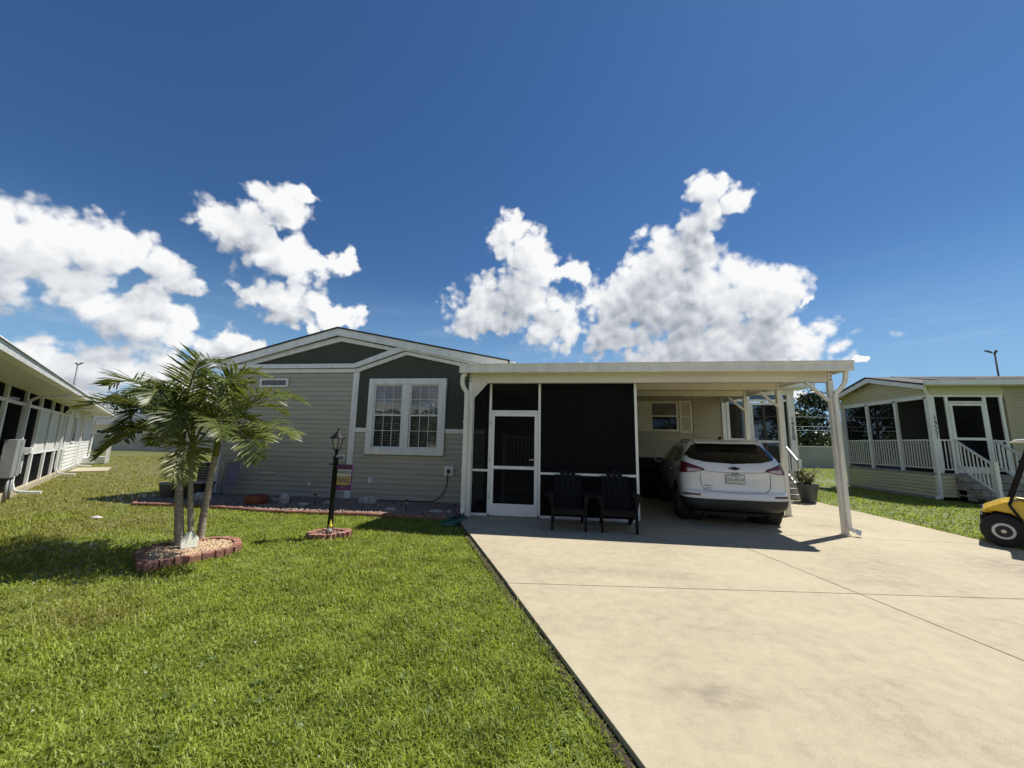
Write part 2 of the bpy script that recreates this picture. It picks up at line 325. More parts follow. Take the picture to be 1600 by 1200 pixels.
# ------------------------------------------------------------------ mesh helpers
class MB:
    def __init__(s): s.v = []; s.f = []; s.smooth = []
    def add(s, vs, fs, sm=False):
        n = len(s.v); s.v += [tuple(p) for p in vs]
        for q in fs: s.f.append(tuple(i+n for i in q)); s.smooth.append(sm)
        return s
    def box(s, x0, x1, y0, y1, z0, z1):
        return s.add([(x0,y0,z0),(x1,y0,z0),(x1,y1,z0),(x0,y1,z0),(x0,y0,z1),(x1,y0,z1),(x1,y1,z1),(x0,y1,z1)],
              [(0,3,2,1),(4,5,6,7),(0,1,5,4),(1,2,6,5),(2,3,7,6),(3,0,4,7)])
    def prism(s, poly, axis, a, b):
        # poly in the plane of the other two axes ('y': (x,z), 'x': (y,z), 'z': (x,y)), extruded from a to b
        def P(p, t):
            return (p[0], t, p[1]) if axis == 'y' else (t, p[0], p[1]) if axis == 'x' else (p[0], p[1], t)
        n = len(poly); vs = [P(p, a) for p in poly]+[P(p, b) for p in poly]
        ar = sum(poly[i][0]*poly[(i+1) % n][1]-poly[(i+1) % n][0]*poly[i][1] for i in range(n))
        fl = (ar > 0) == (axis != 'y')
        if a > b: fl = not fl
        fs = []
        A = tuple(range(n)); B = tuple(range(n, 2*n))
        if fl: fs = [A[::-1], B]+[(i, (i+1) % n, (i+1) % n+n, i+n) for i in range(n)]
        else: fs = [A, B[::-1]]+[((i+1) % n, i, i+n, (i+1) % n+n) for i in range(n)]
        return s.add(vs, fs)
    def bar(s, p, q, w, h=None, up=(0,0,1)):
        h = h or w; p = Vector(p); q = Vector(q); d = (q-p).normalized(); upv = Vector(up)
        if abs(d.dot(upv)) > .98: upv = Vector((0, 1, 0))
        a = d.cross(upv).normalized()*w/2; b = a.cross(d).normalized()*h/2
        vs = [p-a-b, p+a-b, p+a+b, p-a+b, q-a-b, q+a-b, q+a+b, q-a+b]
        return s.add(vs, [(0,1,2,3),(4,7,6,5),(0,4,5,1),(1,5,6,2),(2,6,7,3),(3,7,4,0)])
    def tube(s, pts, rad, n=8, caps=True):
        pts = [Vector(p) for p in pts]; rings = []; base = len(s.v)
        if not hasattr(rad, '__len__'): rad = [rad]*len(pts)
        prev = None
        for i, p in enumerate(pts):
            d = (pts[min(i+1, len(pts)-1)]-pts[max(i-1, 0)]).normalized()
            if prev is None:
                a = d.cross(Vector((0,0,1)) if abs(d.z) < .9 else Vector((0,1,0))).normalized()
            else: a = (prev-d*prev.dot(d)).normalized()
            prev = a; b = d.cross(a)
            for k in range(n):
                t = 2*pi*k/n; s.v.append(tuple(p+(a*cos(t)+b*sin(t))*rad[i]))
        for i in range(len(pts)-1):
            for k in range(n):
                s.f.append((base+i*n+k, base+i*n+(k+1) % n, base+(i+1)*n+(k+1) % n, base+(i+1)*n+k)); s.smooth.append(True)
        if caps:
            s.f.append(tuple(base+k for k in range(n))[::-1]); s.smooth.append(False)
            s.f.append(tuple(base+(len(pts)-1)*n+k for k in range(n))); s.smooth.append(False)
        return s
    def lathe(s, prof, c=(0,0,0), n=16, sm=True, axis='z'):
        base = len(s.v)
        for (rr, z) in prof:
            for k in range(n):
                t = 2*pi*k/n
                q = (rr*cos(t), rr*sin(t), z) if axis == 'z' else (rr*cos(t), z, rr*sin(t)) if axis == 'y' else (z, rr*cos(t), rr*sin(t))
                s.v.append((c[0]+q[0], c[1]+q[1], c[2]+q[2]))
        for i in range(len(prof)-1):
            for k in range(n):
                s.f.append((base+i*n+k, base+i*n+(k+1) % n, base+(i+1)*n+(k+1) % n, base+(i+1)*n+k)); s.smooth.append(sm)
        s.f.append(tuple(base+k for k in range(n))[::-1]); s.smooth.append(False)
        s.f.append(tuple(base+(len(prof)-1)*n+k for k in range(n))); s.smooth.append(False)
        return s
    def blob(s, c, rx, ry, rz, seed=0, sub=2, amp=.2):
        R = random.Random(seed); nu, nv = 7+sub*2, 5+sub
        base = len(s.v); ph = [R.uniform(0, 6.28) for _ in range(6)]
        for j in range(nv+1):
            for i in range(nu):
                th = pi*j/nv; t = 2*pi*i/nu
                k = 1+amp*(sin(2*t+ph[0])*sin(th*2+ph[1])+.6*sin(3*t+ph[2]+th*2)+.4*sin(5*t+ph[3]))*sin(th)
                s.v.append((c[0]+rx*k*sin(th)*cos(t), c[1]+ry*k*sin(th)*sin(t), c[2]+rz*k*cos(th)))
        for j in range(nv):
            for i in range(nu):
                s.f.append((base+j*nu+i, base+(j+1)*nu+i, base+(j+1)*nu+(i+1) % nu, base+j*nu+(i+1) % nu)); s.smooth.append(amp < .12)
        return s
    def build(s, name, mt, parent=None, bevel=0, local=False, recalc=False):
        me = bpy.data.meshes.new(name)
        off = Vector((0, 0, 0))
        if parent is not None and not local:
            q = parent
            while q is not None: off += q.location; q = q.parent
        me.from_pydata([tuple(Vector(p)-off) for p in s.v], [], s.f); me.update()
        me.polygons.foreach_set('use_smooth', s.smooth)
        if recalc:
            import bmesh
            bm = bmesh.new(); bm.from_mesh(me); bmesh.ops.recalc_face_normals(bm, faces=bm.faces); bm.to_mesh(me); bm.free()
        o = bpy.data.objects.new(name, me); COL.objects.link(o)
        if mt is not None: me.materials.append(M[mt] if isinstance(mt, str) else mt)
        if parent is not None: o.parent = parent
        if bevel:
            b = o.modifiers.new('b', 'BEVEL'); b.width = bevel; b.segments = 2; b.limit_method = 'ANGLE'; b.angle_limit = radians(40)
        return o
def Bx(*a): return MB().box(*a)
def thing(name, label, cat, loc=(0,0,0), rz=0., group=None):
    o = bpy.data.objects.new(name, None); COL.objects.link(o); o.location = loc; o.rotation_euler = (0,0,rz)
    o.empty_display_size = .1
    return tag(o, label, cat, group)
def tag(o, label, cat, group=None, kind=None):
    if label: o['label'] = label
    if cat: o['category'] = cat
    if group: o['group'] = group
    if kind: o['kind'] = kind
    return o
def struct(o): o['kind'] = 'structure'; return o
def stuff(o): o['kind'] = 'stuff'; return o
def inst(o, parent, loc=(0,0,0), rot=(0,0,0), scale=(1,1,1), name=None):
    c = o.copy(); c.parent = parent; c.location = loc; c.rotation_euler = rot; c.scale = scale; COL.objects.link(c); return c
def copy_tree(o, parent=None):
    c = o.copy(); COL.objects.link(c); c.parent = parent
    for ch in list(o.children): copy_tree(ch, c)
    return c
def text(name, body, size, mt, parent, loc, rot=(pi/2,0,0), ext=.003, align='CENTER', spacing=1.0, squash=1.0, line=1.0, bold=0.):
    cu = bpy.data.curves.new(name, 'FONT'); cu.body = body; cu.size = size; cu.extrude = ext; cu.offset = bold; cu.align_x = align; cu.align_y = 'CENTER'
    cu.space_character = spacing; cu.space_line = line; cu.materials.append(M[mt])
    o = bpy.data.objects.new(name, cu); COL.objects.link(o); o.location = loc; o.rotation_euler = rot; o.scale = (squash, 1, 1)
    bpy.context.view_layer.update()
    me = bpy.data.meshes.new_from_object(o); bpy.data.objects.remove(o); me.name = name
    if not me.materials: me.materials.append(M[mt])
    o = bpy.data.objects.new(name, me); COL.objects.link(o); o.location = loc; o.rotation_euler = rot; o.scale = (squash, 1, 1)
    if parent is not None: o.parent = parent
    return o

# ================================================================== THE SETTING
def left_edge(y): return -2.0 if y > 7.5 else -1.54-(y-6.46)*.4411
# lawn: one large sheet to the horizon, gently uneven near the camera
n = 160
xs = np.concatenate([[-900, -300, -120], np.linspace(-60, 60, n), [120, 300, 900]])
ys = np.concatenate([[-900, -200, -50], np.linspace(-12, 46, n), [80, 200, 900]])
X, Y = np.meshgrid(xs, ys)
Z = -.045+.012*np.sin(X*1.3+.5)*np.cos(Y*1.1)
vs = np.stack([X.ravel(), Y.ravel(), Z.ravel()], 1); nx, ny = len(xs), len(ys)
idx = np.arange(nx*ny).reshape(ny, nx)
fs = np.stack([idx[:-1,:-1].ravel(), idx[:-1,1:].ravel(), idx[1:,1:].ravel(), idx[1:,:-1].ravel()], 1)
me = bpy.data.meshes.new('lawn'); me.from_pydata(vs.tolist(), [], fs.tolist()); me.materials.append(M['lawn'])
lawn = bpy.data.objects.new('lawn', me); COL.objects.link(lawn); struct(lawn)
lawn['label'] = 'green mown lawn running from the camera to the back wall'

# driveway: bed of dark joint filler with cast panels as parts
drive_poly = [(1.9,-1.3),(7.6,-1.3),(7.05,7.76),(7.12,12.3),(7.0,13.3),(-1.9,13.3),(-2.0,7.5),(-1.54,6.46)]
drive = struct(MB().prism([(1.84,-1.35),(7.66,-1.35),(7.11,7.76),(7.18,12.35),(7.06,13.34),(-1.96,13.34),(-2.08,7.48),(-1.61,6.42)], 'z', -.12, -.035).build('driveway', 'soil'))
drive['label'] = 'wide pale concrete driveway with sawn joints beneath the carport'
def L(y): return left_edge(y)
jx = lambda y: 2.73-(y-6.388)*.2037            # long joint
jy = lambda x: 4.40+(x+.56)*.105               # cross joint in front
G = .006
panels = [
 [(L(-1.3),-1.3),(jx(-1.3)-G,-1.3),(jx(4.72)-G,jy(jx(4.72))-G),(L(4.37),jy(L(4.37))-G)],
 [(jx(-1.3)+G,-1.3),(7.6,-1.3),(7.23,jy(7.2)-G),(jx(4.72)+G,jy(jx(4.72))-G)],
 [(L(4.37),jy(L(4.37))+G),(jx(4.74)-G,jy(jx(4.74))+G),(jx(7.62)-G,7.62-G),(-2.0,7.62-G),(-2.0,7.5),(L(6.46),6.46)],
 [(jx(4.74)+G,jy(jx(4.74))+G),(7.22,jy(7.2)+G),(7.06,7.62-G),(jx(7.62)+G,7.62-G)],
 [(-2.0,7.62+G),(jx(7.62)-G,7.62+G),(2.2,10.3-G),(-2.0,10.3-G)],
 [(jx(7.62)+G,7.62+G),(7.06,7.62+G),(7.1,10.3-G),(2.2+2*G,10.3-G)],
 [(-2.0,10.3+G),(2.2,10.3+G),(2.2,13.3),(-2.0,13.3)],
 [(2.2+2*G,10.3+G),(7.1,10.3+G),(7.12,12.3),(7.0,13.3),(2.2+2*G,13.3)]]
for p in panels:
    MB().prism(p, 'z', -.11, 0).build('concrete_panel', 'concrete', drive, bevel=.004)
# earth gap along the mown edge
pts = [(L(y), y) for y in np.linspace(-1.3, 7.5, 30)]
poly = [(x+.0, y) for x, y in pts]+[(x-.055-.012*sin(y*7), y) for x, y in pts[::-1]]
e = struct(MB().prism(poly, 'z', -.10, -.034).build('soil_edge', 'soil')); e['label'] = 'narrow dark soil gap along the driveway edge'

# back boundary wall
t = thing('boundary_wall', 'long low grey wall with pale cap at the back of the lawns', 'wall', (-10,34.5,0))
MB().prism([(34.45,-.1),(34.62,-.1),(34.62,1.62),(34.45,1.62)], 'x', -80, 80).build('wall_face', 'fence', t)
MB().prism([(34.40,1.624),(34.67,1.624),(34.67,1.70),(34.40,1.70)], 'x', -80, 80).build('cap', 'white', t)

# ------------------------------------------------------------------ GREY HOUSE
GH = thing('grey_house', 'grey sided single storey house with dark green gables and a big white double window', 'house', (-5.9, 9.45, 0))
def gh(mb, name, mt, parent=None, bevel=0): return mb.build(name, mt, parent or GH, bevel)
gable = [(-9.33,-.1),(-1.95,-.1),(-1.95,3.40),(-6.0,4.28),(-9.33,3.56)]
gh(MB().prism(gable, 'y', 9.62, 23.5), 'wall', 'siding')
# sheathing in front of the rooms, leaving the double window open
sh = MB(); sh.box(-9.31,-5.10,9.462,9.62,-.05,3.45); sh.box(-2.98,-1.97,9.462,9.62,-.05,3.4); sh.box(-5.10,-2.98,9.462,9.62,-.05,1.13)
sh.box(-5.10,-2.98,9.462,9.62,3.11,3.4); gh(sh, 'sheathing', 'siding')
def board(x0, x1, z0, h, parent=GH):
    key = (round(x1-x0, 3), round(h, 4))
    if key not in board.cache:
        w = (x1-x0)/2
        mb = MB().prism([(0,0),(0,h),(-.002,h),(-.026,.014),(-.026,0)], 'x', -w, w)
        board.cache[key] = mb.build('siding_board', 'siding', parent, local=True); o = board.cache[key]
        o.location = Vector(((x0+x1)/2, 9.46, z0))-parent.location; return o
    o = board.cache[key]; c = inst(o, parent); c.location = Vector(((x0+x1)/2, 9.46, z0))-parent.location; return c
board.cache = {}
for i in range(26): board(-9.26, -5.57, .03+i*.1246, .1246)
for i in range(13):
    z = .03+i*.1285
    if z < 1.0: board(-5.41, -1.96, z, .1285)
    else: board(-5.41, -5.10, z, .1285); board(-2.98, -1.96, z, .1285)
gh(MB().box(-5.41,-1.96,9.447,9.462,1.0001,1.12), 'siding_return', 'siding')
# olive gable panels
pn = MB(); pn.prism([(-5.41,1.81),(-5.10,1.81),(-5.10,3.11),(-5.41,3.11)], 'y', 9.44, 9.462)
pn.prism([(-2.98,1.81),(-1.96,1.81),(-1.96,3.11),(-2.98,3.11)], 'y', 9.44, 9.462)
pn.prism([(-5.41,3.11),(-1.96,3.11),(-1.96,3.36),(-4.10,3.83),(-5.41,3.36)], 'y', 9.44, 9.462)
gh(pn, 'gable_panel', 'olive')
gh(MB().prism([(-9.1,3.45),(-5.5,3.45),(-4.3,3.90),(-6.0,4.22)], 'y', 9.44, 9.462), 'gable_panel', 'olive')
# trims
gh(MB().prism([(-5.57,.03),(-5.41,.03),(-5.41,3.30),(-5.57,3.27)], 'y', 9.415, 9.447), 'corner_trim', 'white')
gh(Bx(-9.345,-9.262,9.415,9.47,.03,3.28), 'corner_trim', 'white')
gh(Bx(-5.408,-5.10,9.412,9.447,1.70,1.81), 'belt_trim', 'white'); gh(Bx(-2.98,-1.96,9.412,9.447,1.70,1.81), 'belt_trim', 'white')
gh(MB().prism([(-9.60,3.56),(-9.57,3.37),(-6.05,4.27),(-1.40,3.315),(-1.40,3.51),(-6.05,4.465)], 'y', 9.27, 9.31), 'rake_fascia', 'white')
gh(MB().prism([(-9.25,3.505),(-8.62,3.500),(-6.0,4.13),(-4.50,3.84),(-4.34,3.90),(-6.04,4.268)], 'y', 9.38, 9.439), 'rake_trim', 'white')
gh(MB().prism([(-5.50,3.385),(-4.15,3.84),(-1.7,3.32),(-1.7,3.42),(-4.30,3.945),(-5.52,3.505)], 'y', 9.32, 9.375), 'rake_fascia', 'white')
gh(MB().prism([(-5.47,3.27),(-4.11,3.73),(-1.96,3.27),(-1.96,3.365),(-4.13,3.825),(-5.49,3.372)], 'y', 9.385, 9.437), 'rake_trim', 'white')
gh(Bx(-9.50,-5.505,9.32,9.375,3.385,3.500), 'eave_fascia', 'white')
gh(Bx(-9.33,-5.49,9.385,9.437,3.272,3.372), 'frieze_trim', 'white')
gh(Bx(-9.4,-5.5,9.3751,9.437,3.5001,3.515), 'pent_flashing', 'shingle')
gh(Bx(-9.55,-9.33,9.315,9.62,3.345,3.368), 'soffit', 'white')
rf = MB().prism([(-9.66,3.58),(-9.64,3.55),(-6.05,4.46),(-1.35,3.50),(-1.35,3.535),(-6.05,4.50)], 'y', 9.24, 23.8)
gh(rf, 'roof', 'shingle')
gh(Bx(-1.36,-1.24,9.27,23.5,3.38,3.50), 'gutter', 'white')
gh(Bx(-9.28,-1.98,9.40,9.45,-.06,.028), 'starter_strip', 'boxgrey')
# double hung window pair
WN = gh(MB().box(-5.09,-4.93,9.375,9.475,1.14,3.10).box(-3.17,-2.99,9.375,9.475,1.14,3.10).box(-4.93,-3.17,9.375,9.475,2.95,3.10).box(-4.93,-3.17,9.375,9.475,1.14,1.31).box(-4.15,-3.95,9.378,9.475,1.31,2.95), 'window', 'white', bevel=.006)
for (a, b) in ((-4.93,-4.15), (-3.95,-3.17)):
    sf = MB()
    for (z0, z1, y) in ((2.13, 2.95, 9.415), (1.31, 2.16, 9.435)):
        sf.box(a,a+.035,y,y+.03,z0,z1); sf.box(b-.035,b,y,y+.03,z0,z1); sf.box(a+.035,b-.035,y,y+.03,z1-.035,z1); sf.box(a+.035,b-.035,y,y+.03,z0,z0+.035)
    s = sf.build('sash', 'white', WN)
    gr = MB()
    for (z0, z1, y) in ((2.165, 2.915, 9.421), (1.345, 2.125, 9.439)):
        for k in (1, 2):
            xx = a+.035+(b-a-.07)*k/3; gr.box(xx-.0065, xx+.0065, y, y+.006, z0, z1)
        zz = z0+(z1-z0)*.52; gr.box(a+.036, b-.036, y-.001, y+.0045, zz-.0065, zz+.0065)
    gr.build('grille', 'white', WN)
    for (z0, z1, y) in ((2.16, 2.92, 9.430), (1.34, 2.13, 9.448)):
        Bx(a+.034,b-.034,y,y+.004,z0,z1).build('pane', 'glass', WN)
    bl = MB()
    z = 1.36
    while z < 2.93:
        bl.prism([(9.500,z),(9.530,z+.020),(9.531,z+.022),(9.500,z+.002)], 'x', a+.03, b-.03); z += .043
    for xx in (a+.2, b-.2): bl.box(xx-.003, xx+.003, 9.496, 9.499, 1.35, 2.93)
    bl.box(a+.02,b-.02,9.49,9.535,2.93,2.97)
    bl.build('blind', 'blind', WN)
Bx(-5.05,-3.02,9.612,9.618,1.15,3.09).build('unlit_room_sheet', 'dark', WN)  # near-black sheet stands for the unlit room behind the blinds
# little transom windows
for x0, x2 in ((-9.22, -8.62), (-8.31, -7.46)):
    w = gh(MB().box(x0,x2,9.40,9.437,2.88,2.93).box(x0,x2,9.40,9.437,3.07,3.12).box(x0,x0+.06,9.40,9.437,2.93,3.07).box(x2-.06,x2,9.40,9.437,2.93,3.07), 'window', 'white')
    Bx(x0+.06,x2-.06,9.418,9.424,2.93,3.07).build('pane', mat('patterned obscure glass', (.20,.17,.17), .2, scale=60, col2=(.03,.028,.03)), w)
# vent, sockets and wall fittings
v = gh(MB().box(-5.80,-5.63,9.40,9.439,.955,1.13), 'vent', 'white'); Bx(-5.775,-5.655,9.393,9.399,.985,1.075).build('vent_louvre', 'boxgrey', v)
o_ = gh(Bx(-2.95,-2.72,9.39,9.437,.66,.90), 'power_inlet', 'white'); Bx(-2.875,-2.80,9.35,9.389,.735,.82).build('plug_cover', 'blackplastic', o_)
gh(Bx(-4.93,-4.83,9.38,9.437,.43,.56), 'wall_fitting', 'white'); gh(Bx(-7.93,-7.60,9.40,9.437,.59,.62), 'wall_fitting', 'white')
gh(MB().lathe([(.01,9.437),(.05,9.437),(.045,9.39),(.01,9.38)][::-1], c=(-6.57,0,.34), axis='y', n=10), 'wall_fitting', 'white')
t = tag(MB().tube([(-2.84,9.36,.77),(-2.845,9.33,.66),(-2.85,9.34,.45),(-2.93,9.34,.26),(-3.05,9.33,.13),(-3.2,9.33,.045),(-3.6,9.35,.03),(-4.4,9.34,.02),(-5.2,9.36,.015)], .013, 7).build('power_cord', 'blackplastic'), 'black power cord drooping from the white wall inlet to the gravel', 'cord')
# For Sale notice in the right hand sash
t = thing('sale_sign', 'paper FOR SALE notice behind the upper right window pane', 'sign', (-3.50, 9.452, 2.31))
Bx(-3.70,-3.30,9.450,9.453,2.17,2.47).build('sheet', mat('bright paper', (.85,.88,.82), .7, var=.03), t)
text('lettering', 'FOR', .155, 'ink', t, (0,-.004,.085), spacing=1.05, ext=.001, bold=.006); text('lettering', 'SALE', .155, 'ink', t, (0,-.004,-.055), ext=.001, bold=.006)
# house side seen through the porch screens
gh(MB().box(-1.948,-1.93,9.7,13.5,0,3.3), 'side_siding', 'siding')

# ------------------------------------------------------------------ CARPORT
CP = thing('carport', 'white flat roofed aluminium carport standing on slim posts', 'carport', (1.5, 7.9, 0))
def cp(mb, name, mt, parent=None, bevel=0): return mb.build(name, mt, parent or CP, bevel)
# roof deck slopes a little up to the back; fascia gutter in front
rz0, sl_ = 2.975, .024
dk = cp(MB().prism([(7.66,rz0),(13.45,rz0+sl_*5.8),(13.45,rz0+sl_*5.8+.09),(7.66,rz0+.09)], 'x', -2.12, 5.17), 'roof_deck', 'ceil')
ribs = MB()
for i in range(24):
    x = -1.95+i*.305; ribs.prism([(7.70,rz0-.022),(13.4,rz0-.022+sl_*5.7),(13.4,rz0-.001+sl_*5.7),(7.70,rz0-.001)], 'x', x-.012, x+.012)
ribs.build('roof_rib', 'ceil', dk)
prof = [(7.655,2.915),(7.655,3.075),(7.645,3.088),(7.585,3.088),(7.585,3.060),(7.60,3.045),(7.60,2.93),(7.61,2.915)]
gut = cp(MB().prism(prof, 'x', -2.16, 5.20), 'front_gutter', 'alu')
MB().prism([(7.575,3.0885),(7.66,3.0885),(7.66,3.096),(7.575,3.096)], 'x', -2.17, 5.21).build('gutter_lip', 'alu', gut)
cp(Bx(5.165,5.20,7.665,13.45,2.93,3.13), 'side_fascia', 'alu'); cp(Bx(-2.16,-2.125,7.665,9.2,2.93,3.10), 'side_fascia', 'alu')
for (y, z0, z1) in ((7.86,2.735,2.965),(9.62,2.83,3.00),(11.3,2.89,3.045)):
    x0 = -1.93 if y < 8 else -1.9
    cp(MB().box(x0,4.90,y,y+.055,z0,z1).box(x0,4.90,y-.008,y+.063,z0,z0+.018), 'beam', 'beam')
cp(MB().prism([(7.93,2.915),(13.4,3.05),(13.4,3.11),(7.93,2.97)], 'x', 4.96, 5.0), 'side_beam', 'beam')
def post(x, y, w, ztop, br, br_side=-1):
    p = cp(MB().box(x-w/2,x+w/2,y-w/2,y+w/2,.005,ztop-.18), 'post', 'alu', bevel=.006)
    MB().box(x-w/2-.02,x+w/2+.02,y-w/2-.02,y+w/2+.02,.0,.012).build('base_plate', 'metal', p)
    MB().box(x-w*.33,x+w*.33,y-w/2-.004,y+.0,ztop-.185,ztop+.03).build('beam_bracket', 'alu', p)
    for k in range(3): MB().lathe([(.012,y-w/2-.014),(.014,y-w/2-.005)], c=(x+.005,0,ztop-.15+k*.07), axis='y', n=8).build('bolt', 'black', p)
    if br:
        MB().bar((x+br_side*w*.4, y-.015, ztop-.55), (x+br_side*.42, y-.015, ztop-.20), .035, .085, up=(0,1,0)).build('brace', 'alu', p)
post(4.93, 7.87, .085, 2.93, True)
post(-1.955, 7.88, .10, 2.93, False)
post(4.93, 9.64, .095, 3.0, True); post(4.93, 11.32, .095, 3.05, True)
cp(MB().prism([(-1.90,2.42),(-1.90,2.735),(-1.62,2.735)], 'y', 7.83, 7.87), 'gusset', 'beam')
cp(MB().bar((-1.905,7.825,2.40),(-1.62,7.825,2.72), .022, .05, up=(0,1,0)), 'brace', 'alu')
# downspouts: boxed gooseneck then straight down the post
def rect_tube(pts, w, d, mt, name, parent, local=False):
    mb = MB(); base = 0; P = [Vector(p) for p in pts]
    for i, p in enumerate(P):
        t_ = (P[min(i+1, len(P)-1)]-P[max(0, i-1)]).normalized()
        ref = Vector((0,1,0)) if abs(t_.y) < .8 else Vector((0,0,1))
        a = t_.cross(ref).normalized(); b = a.cross(t_).normalized()
        for (s1, s2) in ((-1,-1),(1,-1),(1,1),(-1,1)): mb.v.append(tuple(p+a*s1*w/2+b*s2*d/2))
    for i in range(len(P)-1):
        for k in range(4): mb.f.append((i*4+k, i*4+(k+1) % 4, (i+1)*4+(k+1) % 4, (i+1)*4+k)); mb.smooth.append(False)
    mb.f.append((3,2,1,0)); mb.f.append(tuple((len(P)-1)*4+k for k in range(4))); mb.smooth += [False, False]
    return mb.build(name, mt, parent, local=local, bevel=.004)
ds = rect_tube([(5.115,7.70,2.925),(5.12,7.72,2.82),(5.10,7.74,2.70),(5.04,7.76,2.60),(4.975,7.785,2.53),(4.955,7.795,2.44),(4.955,7.795,.17),(4.965,7.78,.12),(5.02,7.74,.085)], .066, .055, 'alu', 'downspout', CP)
rect_tube([(5.022,7.738,.084),(5.075,7.70,.065)], .085, .07, 'metal', 'spout_end', ds)
for z in (.95, 1.9): Bx(4.915,4.995,7.760,7.765,z,z+.022).build('strap', 'alu', ds)
ds = rect_tube([(-2.05,7.70,2.925),(-2.11,7.72,2.85),(-2.125,7.74,2.74),(-2.10,7.76,2.63),(-2.045,7.78,2.55),(-2.03,7.785,2.48),(-2.03,7.785,.17),(-2.035,7.77,.12),(-2.06,7.68,.075)], .085, .065, 'alu', 'downspout', CP)
Bx(-2.125,-2.015,7.60,7.685,.02,.11).build('spout_end', 'blackplastic', ds)
for z in (.9, 1.9): Bx(-2.085,-1.975,7.745,7.75,z,z+.025).build('strap', 'alu', ds)
# ceiling light on the carport
cp(MB().lathe([(.05,2.90),(.07,2.93),(.07,2.975)], c=(.3,8.9,0), n=12), 'ceiling_lamp', 'white')

# ------------------------------------------------------------------ SCREENED PORCH under the carport
SP = thing('screened_porch', 'dark screened porch with white frame and screen door under the carport', 'screened porch', (-.2, 8.1, 0))
def spb(mb, name, mt, parent=None, bevel=0): return mb.build(name, mt, parent or SP, bevel)
FY0, FY1 = 8.08, 8.125
def vbar(x, w=.05, z0=.04, z1=2.76): return spb(Bx(x-w/2,x+w/2,FY0,FY1,z0,z1), 'frame_post', 'white')
def hbar(x0, x1, z, h=.05): return spb(Bx(x0,x1,FY0+.002,FY1-.002,z-h/2,z+h/2), 'frame_rail', 'white')
for x in (-1.96, -1.575, -.525, 1.435): vbar(x)
hbar(-1.935,-1.60,.92,.045); hbar(-.50,1.41,.89,.045); hbar(-1.935,-1.60,.03); hbar(-.50,1.41,.03); hbar(-1.55,-.55,2.155)
hbar(-1.91,1.46,2.775,.035)
for (a,b,z0,z1,mt) in ((-1.935,-1.60,.945,2.755,'screen'),(-1.935,-1.60,.055,.895,'screen'),(-1.55,-.55,2.18,2.755,'screen'),(-.50,1.41,.915,2.755,'screendark'),(-.50,1.41,.055,.865,'screendark')):
    spb(Bx(a,b,FY0+.02,FY0+.023,z0,z1), 'screen_panel', mt)
D = spb(MB().box(-1.545,-1.475,8.06,8.09,.02,2.125).box(-.625,-.555,8.06,8.09,.02,2.125).box(-1.475,-.625,8.06,8.09,2.055,2.125).box(-1.475,-.625,8.06,8.09,.955,1.02).box(-1.475,-.625,8.06,8.09,.02,.26), 'door', 'white', bevel=.004)
Bx(-1.475,-.625,8.074,8.077,1.02,2.055).build('screen_panel', 'screen', D); Bx(-1.475,-.625,8.074,8.077,.26,.955).build('screen_panel', 'screen', D)
MB().bar((-.60,8.03,1.17),(-.60,8.06,1.17),.018).bar((-.60,8.03,1.17),(-.72,8.025,1.155),.016,.018).build('handle', 'metal', D)
for z in (.35,1.1,1.85): Bx(-1.56,-1.54,8.05,8.059,z,z+.09).build('hinge', 'metal', D)
# side and back of the porch
for y in (9.4, 10.8, 12.2): spb(Bx(1.415,1.455,y,y+.045,.02,2.86), 'frame_post', 'white')
spb(Bx(1.42,1.45,8.13,12.2,.87,.91), 'frame_rail', 'white')
spb(Bx(1.431,1.434,8.13,12.2,.02,.865), 'screen_panel', 'screendark'); spb(Bx(1.431,1.434,8.13,12.2,.915,2.86), 'screen_panel', 'screendark')
spb(Bx(-1.9,1.45,12.30,12.36,.0,2.9), 'back_panel', 'siding')
# inner stair and its rail up to the house door
IS = thing('porch_stair', 'white railed stair inside the screened porch, seen dimly through the door', 'stair', (-1.3, 10.2, 0))
for k in range(4): Bx(-1.9,-.85-k*.0,10.05+k*.28,11.4,.17*k+.001*k,.17*(k+1)).build('step', 'cream', IS)
Bx(-1.55,-.80,10.02,10.05,1.63,1.68).build('rail', 'white', IS); Bx(-1.55,-.80,10.02,10.05,.90,.94).build('rail', 'white', IS)
b0 = None
for k in range(8):
    x = -1.5+k*.095
    b0 = Bx(x,x+.03,10.02,10.048,.94,1.63).build('baluster', 'white', IS) if b0 is None else inst(b0, IS, loc=(k*.095,0,0))
for x in (-1.60,-.80): Bx(x,x+.06,10.0,10.06,0,1.72).build('newel', 'white', IS)
Bx(-1.80,-1.72,9.0,9.08,0,2.9).build('newel', 'white', IS)
t = thing('clay_pot', 'red clay flower pot on the porch floor behind the narrow side screen', 'flower pot', (-1.72,8.45,0))
MB().lathe([(.10,0),(.15,.2),(.17,.22),(.17,.27),(.14,.27)], c=(-1.72,8.45,0)).build('pot', 'terracotta', t)

